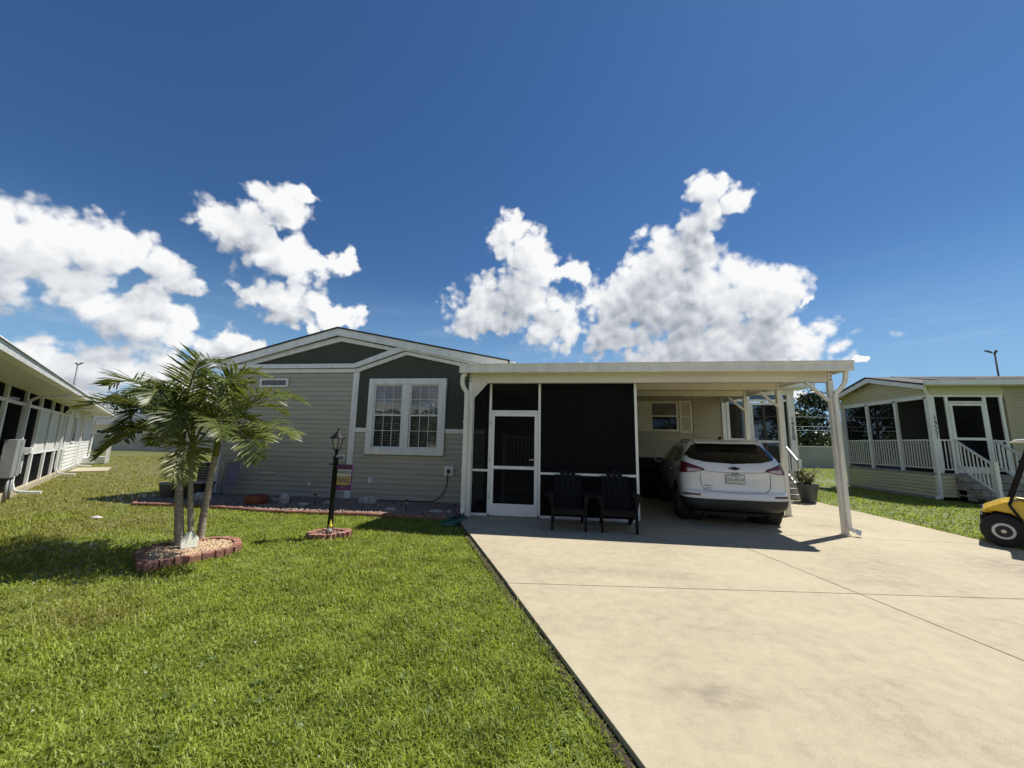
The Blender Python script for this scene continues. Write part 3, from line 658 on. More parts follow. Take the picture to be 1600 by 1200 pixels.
# ------------------------------------------------------------------ adirondack chairs
def make_chair():
    t = thing('adirondack_chair', 'black slatted garden chair nearer the screen door', 'chair', (0,0,0))
    for s in (-1, 1):
        Bx(s*.29-.02,s*.29+.02,.0,.09,0,.585).build('leg', 'chair', t, local=True, bevel=.004)
        MB().bar((s*.27,.03,.36),(s*.27,.92,.02),.03,.12).build('rear_leg', 'chair', t, local=True)
        MB().prism([(s*.31,.585),(s*.31,.40),(s*.36,.585)], 'y', .02, .05).build('arm_bracket', 'chair', t, local=True)
        MB().prism([(s*.25,-.03),(s*.42,-.03),(s*.42,.2),(s*.38,.78),(s*.27,.80)], 'z', .587, .612).build('armrest', 'chair', t, local=True, bevel=.004)
    for k in range(6):
        y = .02+k*.095; z = .385-k*.028
        MB().bar((-.285,y,z),(.285,y,z),.085,.022,up=(0,-.28,1)).build('seat_slat', 'chair', t, local=True, bevel=.003)
    for k in range(5):
        x = (k-2)*.098; h = 1.02-.045*abs(k-2)**1.5
        MB().bar((x,.50,.24),(x*1.06,.84,h),.095,.02,up=(0,-1,.3)).build('back_slat', 'chair', t, local=True, bevel=.003)
    Bx(-.29,.29,-.012,.012,.28,.37).build('front_apron', 'chair', t, local=True)
    MB().bar((-.33,.74,.60),(.33,.74,.60),.03,.06).build('back_brace', 'chair', t, local=True)
    return t
c0 = make_chair(); c0.location = (.07, 7.04, 0); c0.rotation_euler = (0,0,radians(1)); c0['group'] = 'black garden chairs before the porch'
c1 = copy_tree(c0); c1.location = (.93, 7.05, 0); c1.rotation_euler = (0,0,radians(-1.5)); c1['label'] = 'black slatted garden chair by the open carport bay'

# ------------------------------------------------------------------ CREAM HOUSE at the back of the carport
CH = thing('cream_house', 'cream sided house at the back of the carport with porch number 14550', 'house', (3.0, 13.5, 0))
def ch(mb, name, mt, parent=None, bevel=0): return mb.build(name, mt, parent or CH, bevel)
ch(MB().prism([(13.56,-.05),(24,-.05),(24,3.4),(13.56,3.4)], 'x', -1.9, 5.2), 'wall', 'cream')
sb = MB(); z = .05
while z < 3.3:
    h = .125
    if 1.9 < z+h and z < 3.02:
        sb.prism([(13.555,z),(13.555,z+h),(13.553,z+h),(13.522,z+.014),(13.522,z)], 'x', -1.9, .95); sb.prism([(13.555,z),(13.555,z+h),(13.553,z+h),(13.522,z+.014),(13.522,z)], 'x', 4.25, 5.14)
    else: sb.prism([(13.555,z),(13.555,z+h),(13.553,z+h),(13.522,z+.014),(13.522,z)], 'x', -1.9, 5.14)
    z += .125
stuff(ch(sb, 'siding_boards', 'cream'))
for (a, b) in ((1.62,2.50),(2.86,3.78)):
    w = ch(MB().box(a,a+.07,13.50,13.56,1.97,2.99).box(b-.07,b,13.50,13.56,1.97,2.99).box(a+.07,b-.07,13.50,13.56,2.92,2.99).box(a+.07,b-.07,13.50,13.56,1.97,2.04).box(a+.07,b-.07,13.50,13.55,2.46,2.51), 'window', 'creamtrim')
    Bx(a+.07,b-.07,13.515,13.52,2.51,2.92).build('pane', 'glass', w); Bx(a+.07,b-.07,13.53,13.535,2.04,2.46).build('pane', 'carglass', w)
    Bx(a+.07,b-.07,13.538,13.541,2.51,2.92).build('curtain', 'curtain', w)
ch(MB().box(2.501,2.859,13.50,13.56,1.97,2.99), 'window_mullion', 'creamtrim')
for a in (3.80,):
    s_ = ch(MB().box(a,a+.06,13.49,13.53,1.93,3.01).box(a+.34,a+.40,13.49,13.53,1.93,3.01).box(a+.06,a+.34,13.49,13.53,2.94,3.01).box(a+.06,a+.34,13.49,13.53,1.93,2.0).box(a+.06,a+.34,13.49,13.53,2.45,2.5), 'shutter', 'creamtrim', bevel=.004)
    Bx(a+.06,a+.34,13.505,13.53,2.0,2.45).build('shutter_panel', 'cream', s_); Bx(a+.06,a+.34,13.505,13.53,2.5,2.94).build('shutter_panel', 'cream', s_)
ch(Bx(5.142,5.26,13.49,13.58,.0,3.2), 'corner_trim', 'white')
# porch at its right end
ch(Bx(5.2,7.35,13.5,17.5,.62,.80), 'porch_floor', 'boxgrey'); ch(Bx(5.2,7.34,13.52,17.4,-.05,.619), 'porch_skirt', 'cream')
for x in (5.33, 5.98, 7.0): ch(Bx(x-.045,x+.045,13.5,13.58,.80,3.12), 'porch_post', 'white')
ch(Bx(7.14,7.34,13.46,13.60,.81,3.2), 'porch_column', 'white', bevel=.006)
for y in (15.3, 17.2): ch(Bx(7.24,7.34,y,y+.09,.81,3.2), 'porch_post', 'white')
ch(Bx(5.26,7.14,13.51,13.57,2.99,3.06), 'header', 'white'); ch(Bx(5.2,7.36,13.47,13.61,3.2,3.36), 'porch_beam', 'white'); 
ch(Bx(5.26,5.94,13.52,13.56,1.72,1.78), 'rail', 'white')
for (a,b,z0,z1) in ((5.375,5.935,1.78,2.99),(5.375,5.935,.82,1.72),(6.03,6.95,3.06,3.2),(5.375,5.94,3.06,3.2)):
    ch(Bx(a,b,13.54,13.543,z0,z1), 'screen_panel', 'screen')
ch(Bx(7.04,7.14,13.54,13.543,.82,3.2), 'screen_panel', 'screen')
d = ch(MB().box(6.03,6.09,13.49,13.53,.82,2.95).box(6.89,6.95,13.49,13.53,.82,2.95).box(6.09,6.89,13.49,13.53,2.88,2.95).box(6.09,6.89,13.49,13.53,1.66,1.73).box(6.09,6.89,13.49,13.53,.82,1.02), 'door', 'white')
Bx(6.09,6.89,13.51,13.513,1.73,2.88).build('screen_panel', 'screen', d); Bx(6.09,6.89,13.51,13.513,1.02,1.66).build('screen_panel', 'screen', d)
ch(Bx(5.2,5.26,13.6,17.5,.8,3.3), 'inner_wall', 'cream'); ch(Bx(5.2,7.3,17.4,17.46,.8,3.3), 'inner_wall', 'cream')
rfp = MB().prism([(12.95,3.42),(18.5,4.55),(24.3,3.42),(24.3,3.52),(18.5,4.65),(12.95,3.50)], 'x', -2.0, 7.62)
ch(rfp, 'roof', 'shingle'); ch(Bx(-2.0,7.64,12.83,12.95,3.40,3.53), 'gutter', 'white'); ch(Bx(-1.9,7.56,12.95,13.6,3.365,3.395), 'soffit', 'white')
ch(MB().prism([(12.95,3.39),(18.5,4.52),(24.3,3.39),(24.3,3.43),(18.5,4.56),(12.95,3.43)], 'x', 7.62, 7.66), 'rake_fascia', 'white')
num = text('house_number', '1\n4\n5\n5\n0', .19, 'black', CH, (7.235-3.0, 13.452-13.5, 2.12), spacing=1, line=.80, ext=.006)
# its entry stair
ES = thing('entry_stair', 'grey block steps with white railing beside the potted plant', 'stairs', (6.4, 12.6, 0))
for k in range(4):
    s_ = Bx(6.06,6.90,12.62+k*.22,13.48,.155*k+.002*k,.155*(k+1)).build('step', 'stone', ES, bevel=.006)
def stair_rail(x, ya, za, yb, zb, parent, n=6, foot=0.):
    MB().bar((x,ya,za),(x,yb,zb),.04,.055).build('handrail', 'white', parent); MB().bar((x,ya,za-.82),(x,yb,zb-.82+.0),.035,.045).build('bottom_rail', 'white', parent)
    first = None
    for k in range(n):
        t_ = (k+.5)/n; y = ya+(yb-ya)*t_; z = za+(zb-za)*t_
        if first is None: first = MB().box(x-.013,x+.013,y-.013,y+.013,z-.80,z-.02).build('baluster', 'white', parent); f0 = (y, z)
        else: inst(first, parent, loc=(0, y-f0[0], z-f0[1]))
stair_rail(6.80, 13.44, 1.78, 12.52, 1.10, ES, 7); stair_rail(6.10, 13.44, 1.78, 12.52, 1.10, ES, 7)
for x in (6.80, 6.10):
    MB().box(x-.04,x+.04,12.44,12.52,0,1.15).box(x-.05,x+.05,12.43,12.53,1.15,1.17).build('newel', 'white', ES)
# black covered object of no certain kind in the corner under the carport
t = thing('covered_object', 'black covered object against the cream wall, left of the white car', 'grill', (2.1, 12.3, 0))
MB().prism([(1.46,0),(2.95,0),(2.95,1.0),(2.85,1.13),(1.6,1.16),(1.47,1.05)], 'y', 11.9, 12.6).build('cover', 'chair', t, bevel=.05)
Bx(1.53,2.9,11.885,11.899,.88,.92).build('cover_hem', 'blackplastic', t)

# ================================================================== RIGHT NEIGHBOUR (number 14551)
RH = thing('yellow_house', 'pale yellow house on the right with white railed screen porch numbered 14551', 'house', (14, 16, 0))
def rh(mb, name, mt, parent=None, bevel=0): return mb.build(name, mt, parent or RH, bevel)
X0, X1, YF, YB, ZD = 11.8, 14.0, 14.3, 18.25, .80
rh(Bx(X0+.03,X1,YF+.03,YB,.1,ZD-.06), 'porch_base', 'yellowish')
sk = MB(); z = .06
while z < ZD-.12:
    sk.prism([(X0+.03,z),(X0-.018,z),(X0-.018,z+.016),(X0+.029,z+.112),(X0+.03,z+.112)], 'y', YF+.02, YB)
    sk.prism([(YF+.03,z),(YF-.012,z),(YF-.012,z+.016),(YF+.029,z+.112),(YF+.03,z+.112)][::-1], 'x', X0+.10, X1+.1); z += .112
stuff(rh(sk, 'skirt_siding', 'yellowish'))
rh(Bx(X0-.02,X1,YF-.02,YB+.02,ZD-.055,ZD), 'porch_floor', 'boxgrey'); rh(Bx(X0-.03,X0+.03,YF,YB,-.06,.058), 'base_board', 'stone')
rh(Bx(X0-.015,X0+.08,YF-.015,YF+.08,.0,ZD-.06), 'corner_trim', 'white')
def rail_x(x, ya, yb, zt, zb, parent, n):       # railing along Y
    Bx(x-.025,x+.025,ya,yb,zt-.04,zt).build('rail', 'white', parent); Bx(x-.02,x+.02,ya,yb,zb,zb+.035).build('rail', 'white', parent)
    f0 = None
    for k in range(n):
        y = ya+(yb-ya)*(k+.5)/n
        if f0 is None: f0 = Bx(x-.014,x+.014,y-.014,y+.014,zb+.035,zt-.04).build('baluster', 'white', parent); y0 = y
        else: inst(f0, parent, loc=(0,y-y0,0))
ps = [YF+.05, 15.58, 16.90, YB-.05]
for y in ps: rh(Bx(X0+.0,X0+.10,y-.05,y+.05,ZD,3.26), 'porch_post', 'white')
for a, b in zip(ps[:-1], ps[1:]):
    rail_x(X0+.05, a+.05, b-.05, 1.87, .93, RH, 11)
    rh(Bx(X0+.075,X0+.078,a+.05,b-.05,ZD+.01,3.22), 'screen_panel', 'screen')
rh(Bx(X0-.0,X0+.11,YF,YB,3.20,3.33), 'header', 'white')
for y0_, y1_ in ((YF, YB),): 
    for y in (15.58, 16.90): rh(Bx(13.0,13.06,YB-.08,YB-.02,ZD,3.2), 'porch_post', 'white') if y > 16 else None
rh(Bx(X0+.1,X1,YB-.06,YB-.02,1.83,1.88), 'rail', 'white')
# gable end
rh(MB().prism([(YF+.02,3.33),(YB,3.33),(YB,3.66),(16.30,4.09),(YF+.02,3.66)], 'x', X0+.03, X0+.08), 'gable', 'yellowish')
gs = MB(); z = 3.34
while z < 4.0:
    if z > 3.66: k = (4.09-z-.05)/.43; a, b = 16.30-1.98*k, 16.30+1.95*k
    else: a, b = YF+.03, YB-.02
    if b-a > .3: gs.prism([(X0+.029,z),(X0-.014,z),(X0-.014,z+.012),(X0+.028,z+.095),(X0+.029,z+.095)], 'y', a, b)
    z += .1
stuff(rh(gs, 'gable_siding', 'yellowish'))
rh(MB().prism([(14.02,3.47),(16.30,4.04),(18.6,3.47),(18.6,3.61),(16.30,4.20),(14.02,3.61)], 'x', 11.50, 11.55), 'rake_fascia', 'white')
rh(MB().prism([(14.02,3.575),(16.30,4.165),(18.6,3.575),(18.6,3.60),(16.30,4.19),(14.02,3.60)], 'x', 11.551, X0+.0), 'soffit', 'yellowish')
rh(MB().prism([(13.98,3.625),(16.30,4.215),(18.64,3.625),(18.64,3.665),(16.30,4.255),(13.98,3.665)], 'x', 11.46, 22.5), 'roof', 'shingle')
rf2 = rh(MB().prism([(14.0,3.67),(16.6,4.27),(19.2,3.67),(19.2,3.72),(16.6,4.33),(14.0,3.72)], 'x', 12.6, 22.5), 'roof', 'shingle')
sh_ = MB(); k = 0
for row in range(6):                           # shingle courses on the slope that faces us
    ya = 14.0+row*.40; za = 3.722+row*.0922
    for q in range(28):
        xa = 12.62+q*.35+(.17 if row % 2 else 0); dz = .006+.012*random.random()
        if xa+.34 < 22.5: sh_.add([(xa,ya,za+dz),(xa+.34,ya,za+dz),(xa+.34,ya+.40,za+.0922+.003),(xa,ya+.40,za+.0922+.003),(xa,ya,za-.01),(xa+.34,ya,za-.01)], [(0,1,2,3),(4,5,1,0)])
stuff(sh_.build('shingle_courses', 'shingle', RH))
rh(MB().prism([(13.86,3.60),(13.86,3.74),(13.98,3.74),(13.98,3.66),(14.0,3.60)], 'x', 11.52, 22.5), 'gutter', 'white')
rh(Bx(11.56,22.4,14.0,14.28,3.595,3.615), 'soffit', 'white')
# front of the porch and the wall beyond it
rh(Bx(X0+.1,X1+.1,YF+.0,YF+.09,3.33,3.59), 'porch_beam', 'yellowish'); rh(Bx(X0+.1,X1,YF+.02,YF+.08,3.26,3.329), 'header', 'white')
for x in (X0+.16, 12.38, 13.46, 13.92): rh(Bx(x-.045,x+.045,YF+.01,YF+.085,ZD,3.26), 'porch_post', 'white')
rh(Bx(X0-.02,X0+.10,YF-.03,YF-.005,.82,3.2), 'number_board', 'white')
text('house_number', '1\n4\n5\n5\n1', .19, 'black', RH, (X0+.16-14, YF-.0085-16, 2.26), line=.80, ext=.006)
rh(Bx(X0+.10,X0+.22,YF-.006,YF+.005,.82,3.26), 'number_board', 'white')
for (a, b) in ((X0+.205,12.335),(13.505,13.875)):
    rh(Bx(a,b,YF+.045,YF+.048,ZD,3.26), 'screen_panel', 'screen')
    rh(Bx(a,b,YF+.02,YF+.07,1.83,1.87), 'rail', 'white'); rh(Bx(a,b,YF+.02,YF+.07,.90,.935), 'rail', 'white')
    k = 0; x = a+.06
    while x < b-.04: rh(Bx(x-.014,x+.014,YF+.03,YF+.058-.014,.935,1.83), 'baluster', 'white'); x += .11
rh(Bx(12.425,13.415,YF+.02,YF+.07,3.07,3.12), 'rail', 'white'); rh(Bx(12.425,13.415,YF+.045,YF+.048,3.12,3.26), 'screen_panel', 'screen')
d = rh(MB().box(12.43,12.51,YF-.01,YF+.02,.82,3.05).box(13.33,13.41,YF-.01,YF+.02,.82,3.05).box(12.51,13.33,YF-.01,YF+.02,2.97,3.05).box(12.51,13.33,YF-.01,YF+.02,1.86,1.94).box(12.51,13.33,YF-.01,YF+.02,.82,1.02), 'door', 'white')
Bx(12.51,13.33,YF+.005,YF+.008,1.94,2.97).build('screen_panel', 'screen', d); Bx(12.51,13.33,YF+.005,YF+.008,1.02,1.86).build('screen_panel', 'screen', d)
rh(Bx(14.02,22,YF+.03,18.25,-.05,3.6), 'wall', 'cream')
ws = MB(); z = .05
while z < 3.35: ws.prism([(YF+.03,z),(YF+.0,z),(YF+.0,z+.014),(YF+.02,z+.115),(YF+.03,z+.115)][::-1], 'x', 14.18, 21.9); z += .115
stuff(rh(ws, 'wall_siding', 'cream'))
rh(Bx(14.02,14.18,YF-.01,YF+.03,-.02,3.59), 'corner_trim', 'cream'); rh(Bx(14.18,22,YF-.01,YF+.03,3.4,3.59), 'frieze', 'cream')
rh(Bx(13.97,14.018,YF+.1,YB,ZD,3.5), 'inner_wall', 'cream')
db = rh(Bx(13.93,13.969,15.25,16.15,ZD,2.9), 'house_door', 'bluedoor'); Bx(13.92,13.929,15.4,16.0,1.9,2.7).build('door_glass', 'carglass', db)
for (x, y) in ((X0+.02, YF-.05), (X0-.06, YB-.1)):
    dsp = rect_tube([(x-.22,y-.18,3.60),(x-.18,y-.14,3.52),(x-.04,y-.02,3.34),(x-.02,y,3.22),(x-.02,y,.16),(x-.05,y-.02,.08),(x-.26,y-.1,.03)], .075, .06, 'white', 'downspout', RH)
# front stair of blocks with railings
NS = thing('block_stair', 'grey block front steps with white railings at the yellow house', 'stairs', (12.9, 13.8, 0))
for k in range(4):
    y = 13.28+k*.26; z1 = .185*(k+1)-.02
    nb = 0; x = 12.30
    while x < 13.75:
        w_ = min(.40, 13.78-x) if not (k % 2 and nb == 0) else .2
        Bx(x,x+w_-.008,y,y+.20,z1-.17,z1-.05).build('block', 'stone', NS, bevel=.006); x += w_; nb += 1
    Bx(12.27,13.81,y-.03,14.26,z1-.048,z1).build('tread', 'stone', NS, bevel=.006)
    if k: Bx(12.30,13.78,y+.21,14.24,.0+.001*k,z1-.05).build('fill', 'stone', NS)
stair_rail(12.36, 14.24, 1.87, 13.22, 1.14, NS, 9); stair_rail(13.50, 14.24, 1.87, 13.22, 1.14, NS, 9)
for x in (12.36, 13.50): MB().box(x-.045,x+.045,13.10,13.19,0,1.20).box(x-.055,x+.055,13.09,13.20,1.20,1.225).build('newel', 'white', NS)
Bx(11.9,14.4,12.6,13.27,-.04,.004).build('landing_slab', 'concrete', NS)

# ================================================================== LEFT NEIGHBOUR (local frame: x runs away along the wall, -y faces the lawn)
LH = thing('long_white_house', 'long white neighbouring house with screened side porch at the left edge', 'house', (-12.31, 6.94, 0), atan2(.629,-.777))
def lh(mb, name, mt, parent=None, bevel=0): return mb.build(name, mt, parent or LH, bevel, local=True)
posts = [-4.3,-2.35,-.42,1.45,3.35,5.2,7.0,8.8]
lh(Bx(-8,9.6,-.12,.3,-.08,.10), 'curb', 'concrete')
for x in posts: lh(Bx(x-.075,x+.075,-.06,.06,.10,2.62), 'porch_post', 'white')
lh(Bx(-8,9.5,-.05,.05,2.18,2.25), 'rail', 'white'); lh(Bx(-8,1.4,-.05,.05,.95,1.01), 'rail', 'white'); lh(Bx(3.3,9.5,-.05,.05,.92,.98), 'rail', 'white'); lh(Bx(1.4,3.3,-.05,.05,.95,1.01), 'rail', 'white')
lh(Bx(-8,9.5,-.05,.05,2.55,2.64), 'header', 'white')
for a, b in zip([-8]+posts, posts+[9.5]):
    if b > a+.2:
        for (z0, z1) in ((.10,.95),(1.01,2.18),(2.25,2.55)):
            if a > 3.2 and z0 == 1.01: continue
            lh(Bx(a+.075,b-.075,.0,.003,z0,z1), 'screen_panel', 'screen')
x = 3.45
while x < 9.4:
    if all(abs(x+.2-p) > .2 for p in posts): lh(Bx(x,x+.43,-.045,.0,.985,2.175), 'vinyl_panel', 'whitesiding')
    x += .46
lh(Bx(-8,9.6,2.6,2.7,0,2.9), 'inner_wall', 'whitesiding'); lh(Bx(-8,9.6,.3,2.6,-.05,.08), 'porch_floor', 'boxgrey')
lh(Bx(9.5,18.2,0,4,-.05,2.75), 'wall', 'whitesiding')
ls = MB(); z = .06
while z < 2.7: ls.prism([(0,z),(-.03,z),(-.03,z+.014),(-.01,z+.15),(0,z+.15)], 'x', 9.55, 18.2); z += .15
stuff(lh(ls, 'wall_siding', 'whitesiding'))
for x in (10.6, 13.4):
    w = lh(Bx(x,x+.8,-.06,-.031,1.15,2.3), 'window', 'white'); Bx(x+.07,x+.73,-.068,-.061,1.22,2.23).build('pane', 'carglass', w, local=True)
lh(Bx(-8,18.6,-.74,-.02,2.59,2.62), 'soffit', 'whitesiding')
lh(MB().prism([(-.72,2.55),(-.745,2.67),(-.86,2.68),(-.84,2.57)], 'x', -8, 18.8), 'gutter', 'white')
lh(MB().prism([(-.84,2.70),(-.84,2.685),(3.2,3.42),(7.0,2.70),(7.0,2.72),(3.2,3.46)], 'x', -8, 18.8), 'roof', 'fence')
lh(MB().prism([(-.88,2.682),(-.88,2.70),(-.74,2.735),(-.74,2.72)], 'x', -8, 18.82), 'drip_edge', 'white')
for x, xe in ((1.10, 1.0), (7.2, 7.1), (12.6, 12.5), (17.9, 17.8)):
    d_ = rect_tube([(x,-.79,2.55),(x,-.74,2.47),(x,-.26,2.40),(x,-.14,2.30),(x,-.12,.34),(x,-.16,.16),(x,-.26,.10),(x-.05,-.62,.07)], .085, .065, 'white', 'downspout', LH, local=True)
# side entry at the far end: stairs with brown slats
for k in range(9): lh(MB().bar((16.2,-.9+.0*k,.35+k*.14),(17.4,-.9,.35+k*.14),.03,.10), 'slat', 'brown')
lh(Bx(16.1,16.2,-.95,-.85,0,1.7), 'slat_post', 'white'); lh(Bx(17.4,17.5,-.95,-.85,0,1.7), 'slat_post', 'white')
lh(Bx(16.2,18.2,-.85,-.0,0,.3), 'landing', 'whitesiding')
lh(Bx(9.8,12.4,-1.3,-.2,-.06,.02), 'paved_strip', 'concrete')
MBx = tag(MB().box(-.05,.72,-.26,-.07,.52,1.36).build('meter_cabinet', 'boxgrey', None, .008, local=True), 'grey metal electric cabinet with two doors on the left house post', 'cabinet')
MBx.location = LH.location; MBx.rotation_euler = LH.rotation_euler
Bx(.33,.34,-.266,-.2605,.54,1.34).build('door_gap', 'blackplastic', MBx, local=True); Bx(.62,.66,-.29,-.261,.9,.98).build('latch', 'metal', MBx, local=True)
for x in (.15, .5): MB().tube([(x,-.2,.52),(x,-.2,-.02)], .03, 8).build('conduit', 'boxgrey', MBx, local=True)
mt_ = tag(MB().box(.86,1.02,-.36,-.16,1.02,1.16).tube([(.92,-.24,1.02),(.92,-.24,.55)], .02, 6).build('junction_box', 'white', None, .006, local=True), 'small white junction box beside the grey electric cabinet', 'electrical box')
mt_.location = LH.location; mt_.rotation_euler = LH.rotation_euler

# ================================================================== beyond the back wall
def far_house(name, label, x, y, w, d, h, roofm, wallm, rz=0.):
    t = thing(name, label, 'house', (x, y, 0), rz)
    Bx(-w/2,w/2,-d/2,d/2,-.1,h).build('wall', wallm, t, local=True)
    MB().prism([(-w/2-.4,h+.001),(w/2+.4,h+.001),(w/2-1.6,h+1.3),(-w/2+1.6,h+1.3)], 'y', -d/2-.4, d/2+.4).build('roof', roofm, t, local=True)
    for k in range(int(w//3)):
        xx = -w/2+1.2+k*3
        f_ = Bx(xx,xx+1.1,-d/2-.04,-d/2-.001,.9,2.1).build('window', 'white', t, local=True); Bx(xx+.08,xx+1.02,-d/2-.05,-d/2-.041,.98,2.02).build('pane', 'carglass', f_, local=True)
    return t
far_house('far_house', 'low white roofed house seen between the palm fronds and the left house', -47.5, 42, 14, 8, 2.6, 'whitesiding', 'yellowish', .5)
far_house('far_house', 'grey roofed house across the street reflected in the front window', -5, -26, 20, 9, 2.8, 'shingle', 'whitesiding')
far_house('far_house', 'cream house with dark roof across the street, right of the grey roofed one', 20, -27, 18, 9, 2.8, 'shingle', 'cream')
far_house('far_house', 'white house across the street, farthest left in the row behind the camera', -32, -25, 18, 9, 2.8, 'shingle', 'whitesiding')
st = struct(MB().prism([(-60,-9.5),(60,-9.5),(60,-3.2),(-60,-3.2)], 'z', -.06, -.025).build('road', mat('asphalt', (.13,.125,.115), .9, var=.2, scale=12, bump=.5))); st['label'] = 'dark asphalt street behind the camera'
st = struct(Bx(1.9,7.6,-3.2,-1.3,-.08,-.004).build('driveway_apron', 'concrete')); st['label'] = 'concrete apron joining the driveway to the street'

def leaf_tree(name, label, x, y, h, w, seed, mt='treeleaf', n=2600, ls=.34, group='trees beyond the back wall', trunk=True, low=.08):
    R = np.random.default_rng(seed)
    t = thing(name, label, 'tree', (x, y, -.1), 0, group)
    mb = MB(); tops = []
    th = h*.42
    mb.tube([(0,0,0),(.08*R.normal(),.05,th*.5),(.15*R.normal(),.1*R.normal(),th)], [.022*h+.05,.018*h+.04,.013*h+.03], 8)
    for k in range(5):
        a = k*1.26+R.uniform(0,.8); e = R.uniform(.5,1.2); l = h*.4*R.uniform(.7,1.1)
        mb.tube([(0,0,th*R.uniform(.6,1)),(cos(a)*l*.4*cos(e),sin(a)*l*.4*cos(e),th+l*.35*sin(e)),(cos(a)*l*cos(e),sin(a)*l*cos(e),th+l*sin(e))],[.012*h+.02,.009*h,.004*h],6)
    if trunk: mb.build('trunk', 'bark', t, local=True)
    # crown: clumps, each a ball of leaf faces, spread through an uneven volume
    nc = 26; C_ = []
    for k in range(nc):
        a = R.uniform(0,2*pi); v = R.uniform(low,1); prof_ = (sin(pi*min(1,(v*.85+.12))))**.6
        rad = w/2*prof_*R.uniform(.35,1.0)
        C_.append((cos(a)*rad, sin(a)*rad, h*(.10+.86*v)-h*.04, w*.16*R.uniform(.7,1.25)))
    cc = np.array(C_)[R.integers(0,nc,n)]
    d_ = R.normal(size=(n,3)); d_ /= np.linalg.norm(d_,axis=1)[:,None]
    p = cc[:,:3]+d_*cc[:,3:4]*(R.uniform(.3,1.08,(n,1))**.6)*np.array([1,1,.8])
    # leaf sprig = quad with random tilt facing outward-ish
    nrm = d_+R.normal(size=(n,3))*.55; nrm /= np.linalg.norm(nrm,axis=1)[:,None]
    t1 = np.cross(nrm, R.normal(size=(n,3))); t1 /= np.linalg.norm(t1,axis=1)[:,None]; t2 = np.cross(nrm,t1)
    s1 = ls*R.uniform(.5,1.1,(n,1)); s2 = s1*R.uniform(.35,.6,(n,1))
    V = np.stack([p-t1*s1*.5, p+t2*s2*.5+nrm*s1*.05, p+t1*s1*.5, p-t2*s2*.5+nrm*s1*.05],1).reshape(-1,3)
    me = bpy.data.meshes.new('crown'); me.vertices.add(len(V)); me.vertices.foreach_set('co', V.ravel())
    me.loops.add(4*n); me.loops.foreach_set('vertex_index', np.arange(4*n)); me.polygons.add(n)
    me.polygons.foreach_set('loop_start', np.arange(0,4*n,4)); me.update(calc_edges=True); me.materials.append(M[mt])
    o = bpy.data.objects.new('crown', me); COL.objects.link(o); o.parent = t
    return t
TR = [(21.5,41.5,6.6,6.2,'dark round crowned tree just right of the cream porch column','hedgeleaf'),
 (25.3,42.5,7.3,6.6,'taller dark tree behind the potted plant and back wall','hedgeleaf'),
 (29.5,41.5,6.7,6.0,'dark tree showing between the carport post and yellow house','treeleaf'),
 (34.5,43,7.2,7,'dark tree seen through the far screens of the yellow porch','hedgeleaf'),
 (40,42,6.8,7,'broad green tree hidden mostly behind the yellow house','treeleaf'),
 (46,44,7.0,7,'green tree behind the right end of the yellow house','hedgeleaf'),
 (-63,47,7.4,8,'wide dark tree over the roof end of the left house','treeleaf'),
 (-56,48,8.6,8,'tallest green tree left of the palm crown','treeleaf'),
 (-50.5,47,7.6,7,'dark tree directly behind the left palm fronds','hedgeleaf'),
 (-44,46,6.8,7,'dark leafy tree behind the middle of the palm','hedgeleaf'),
 (-37.5,46,6.0,7,'green tree half hidden by the left corner of the grey house','treeleaf'),
 (-29,45,5.6,6,'low tree hidden behind the grey house roof','treeleaf'),
 (-20,-44,8,9,'green tree behind the houses across the street, left','treeleaf'),(6,-42,9,9,'tall tree behind the houses across the street, centre','hedgeleaf'),(30,-44,8,9,'green tree behind the houses across the street, right','treeleaf')]
for i, (x, y, h, w, lb, mt_n) in enumerate(TR): leaf_tree('leafy_tree', lb, x, y, h, w, 100+i, mt_n, n=4200 if y > 0 else 1500, ls=.42)
# hedge of shrubs along the wall foot behind it on the right
for i, (x, w, lb) in enumerate(((19.3,3.2,'low pale green bush above the back wall near the cream porch'),(23.3,3.4,'low olive bush above the back wall behind the potted plant'),(27.4,3.2,'low dark bush above the back wall beside the carport post'))):
    leaf_tree('bush', lb, x, 37.2, 3.0, w+1, 300+i, 'treeleaf', n=1800, ls=.24, group='bushes behind the back wall')
for i, (z, lb) in enumerate(((4.15,'highest of three thin grey cables before the right hand trees'),(3.33,'middle of three thin grey cables before the right hand trees'),(3.01,'lowest of three thin grey cables before the right hand trees'))):
    tag(MB().tube([(x, 36, z+.00006*(x-25)**2) for x in range(8, 50, 3)], .022, 5).build('utility_cable', 'cable'), lb, 'cable', 'cables over the back wall')
for (x, h, lb) in ((-92.0, 14.7, 'tall thin street light far off to the left, above the white house roof'), (58.6, 15.0, 'tall dark street light above the roof of the yellow house')):
    t = thing('street_light', lb, 'street light', (x, 60, 0), 0, 'distant street lights')
    MB().tube([(0,0,0),(0,0,h)], [.15,.09], 8).build('pole', 'galv', t, local=True)
    s_ = -1 if x > 0 else 1
    MB().bar((0,0,h-.1),(s_*.8,0,h+.12),.10).build('arm', 'galv', t, local=True)
    MB().bar((s_*.4,0,h+.08),(s_*1.1,0,h+.30),.28,.12).build('lamp_head', 'galv', t, local=True); MB().bar((-s_*.1,0,h+.0),(s_*.25,-.5,h+.2),.25,.12).build('lamp_head', 'galv', t, local=True)

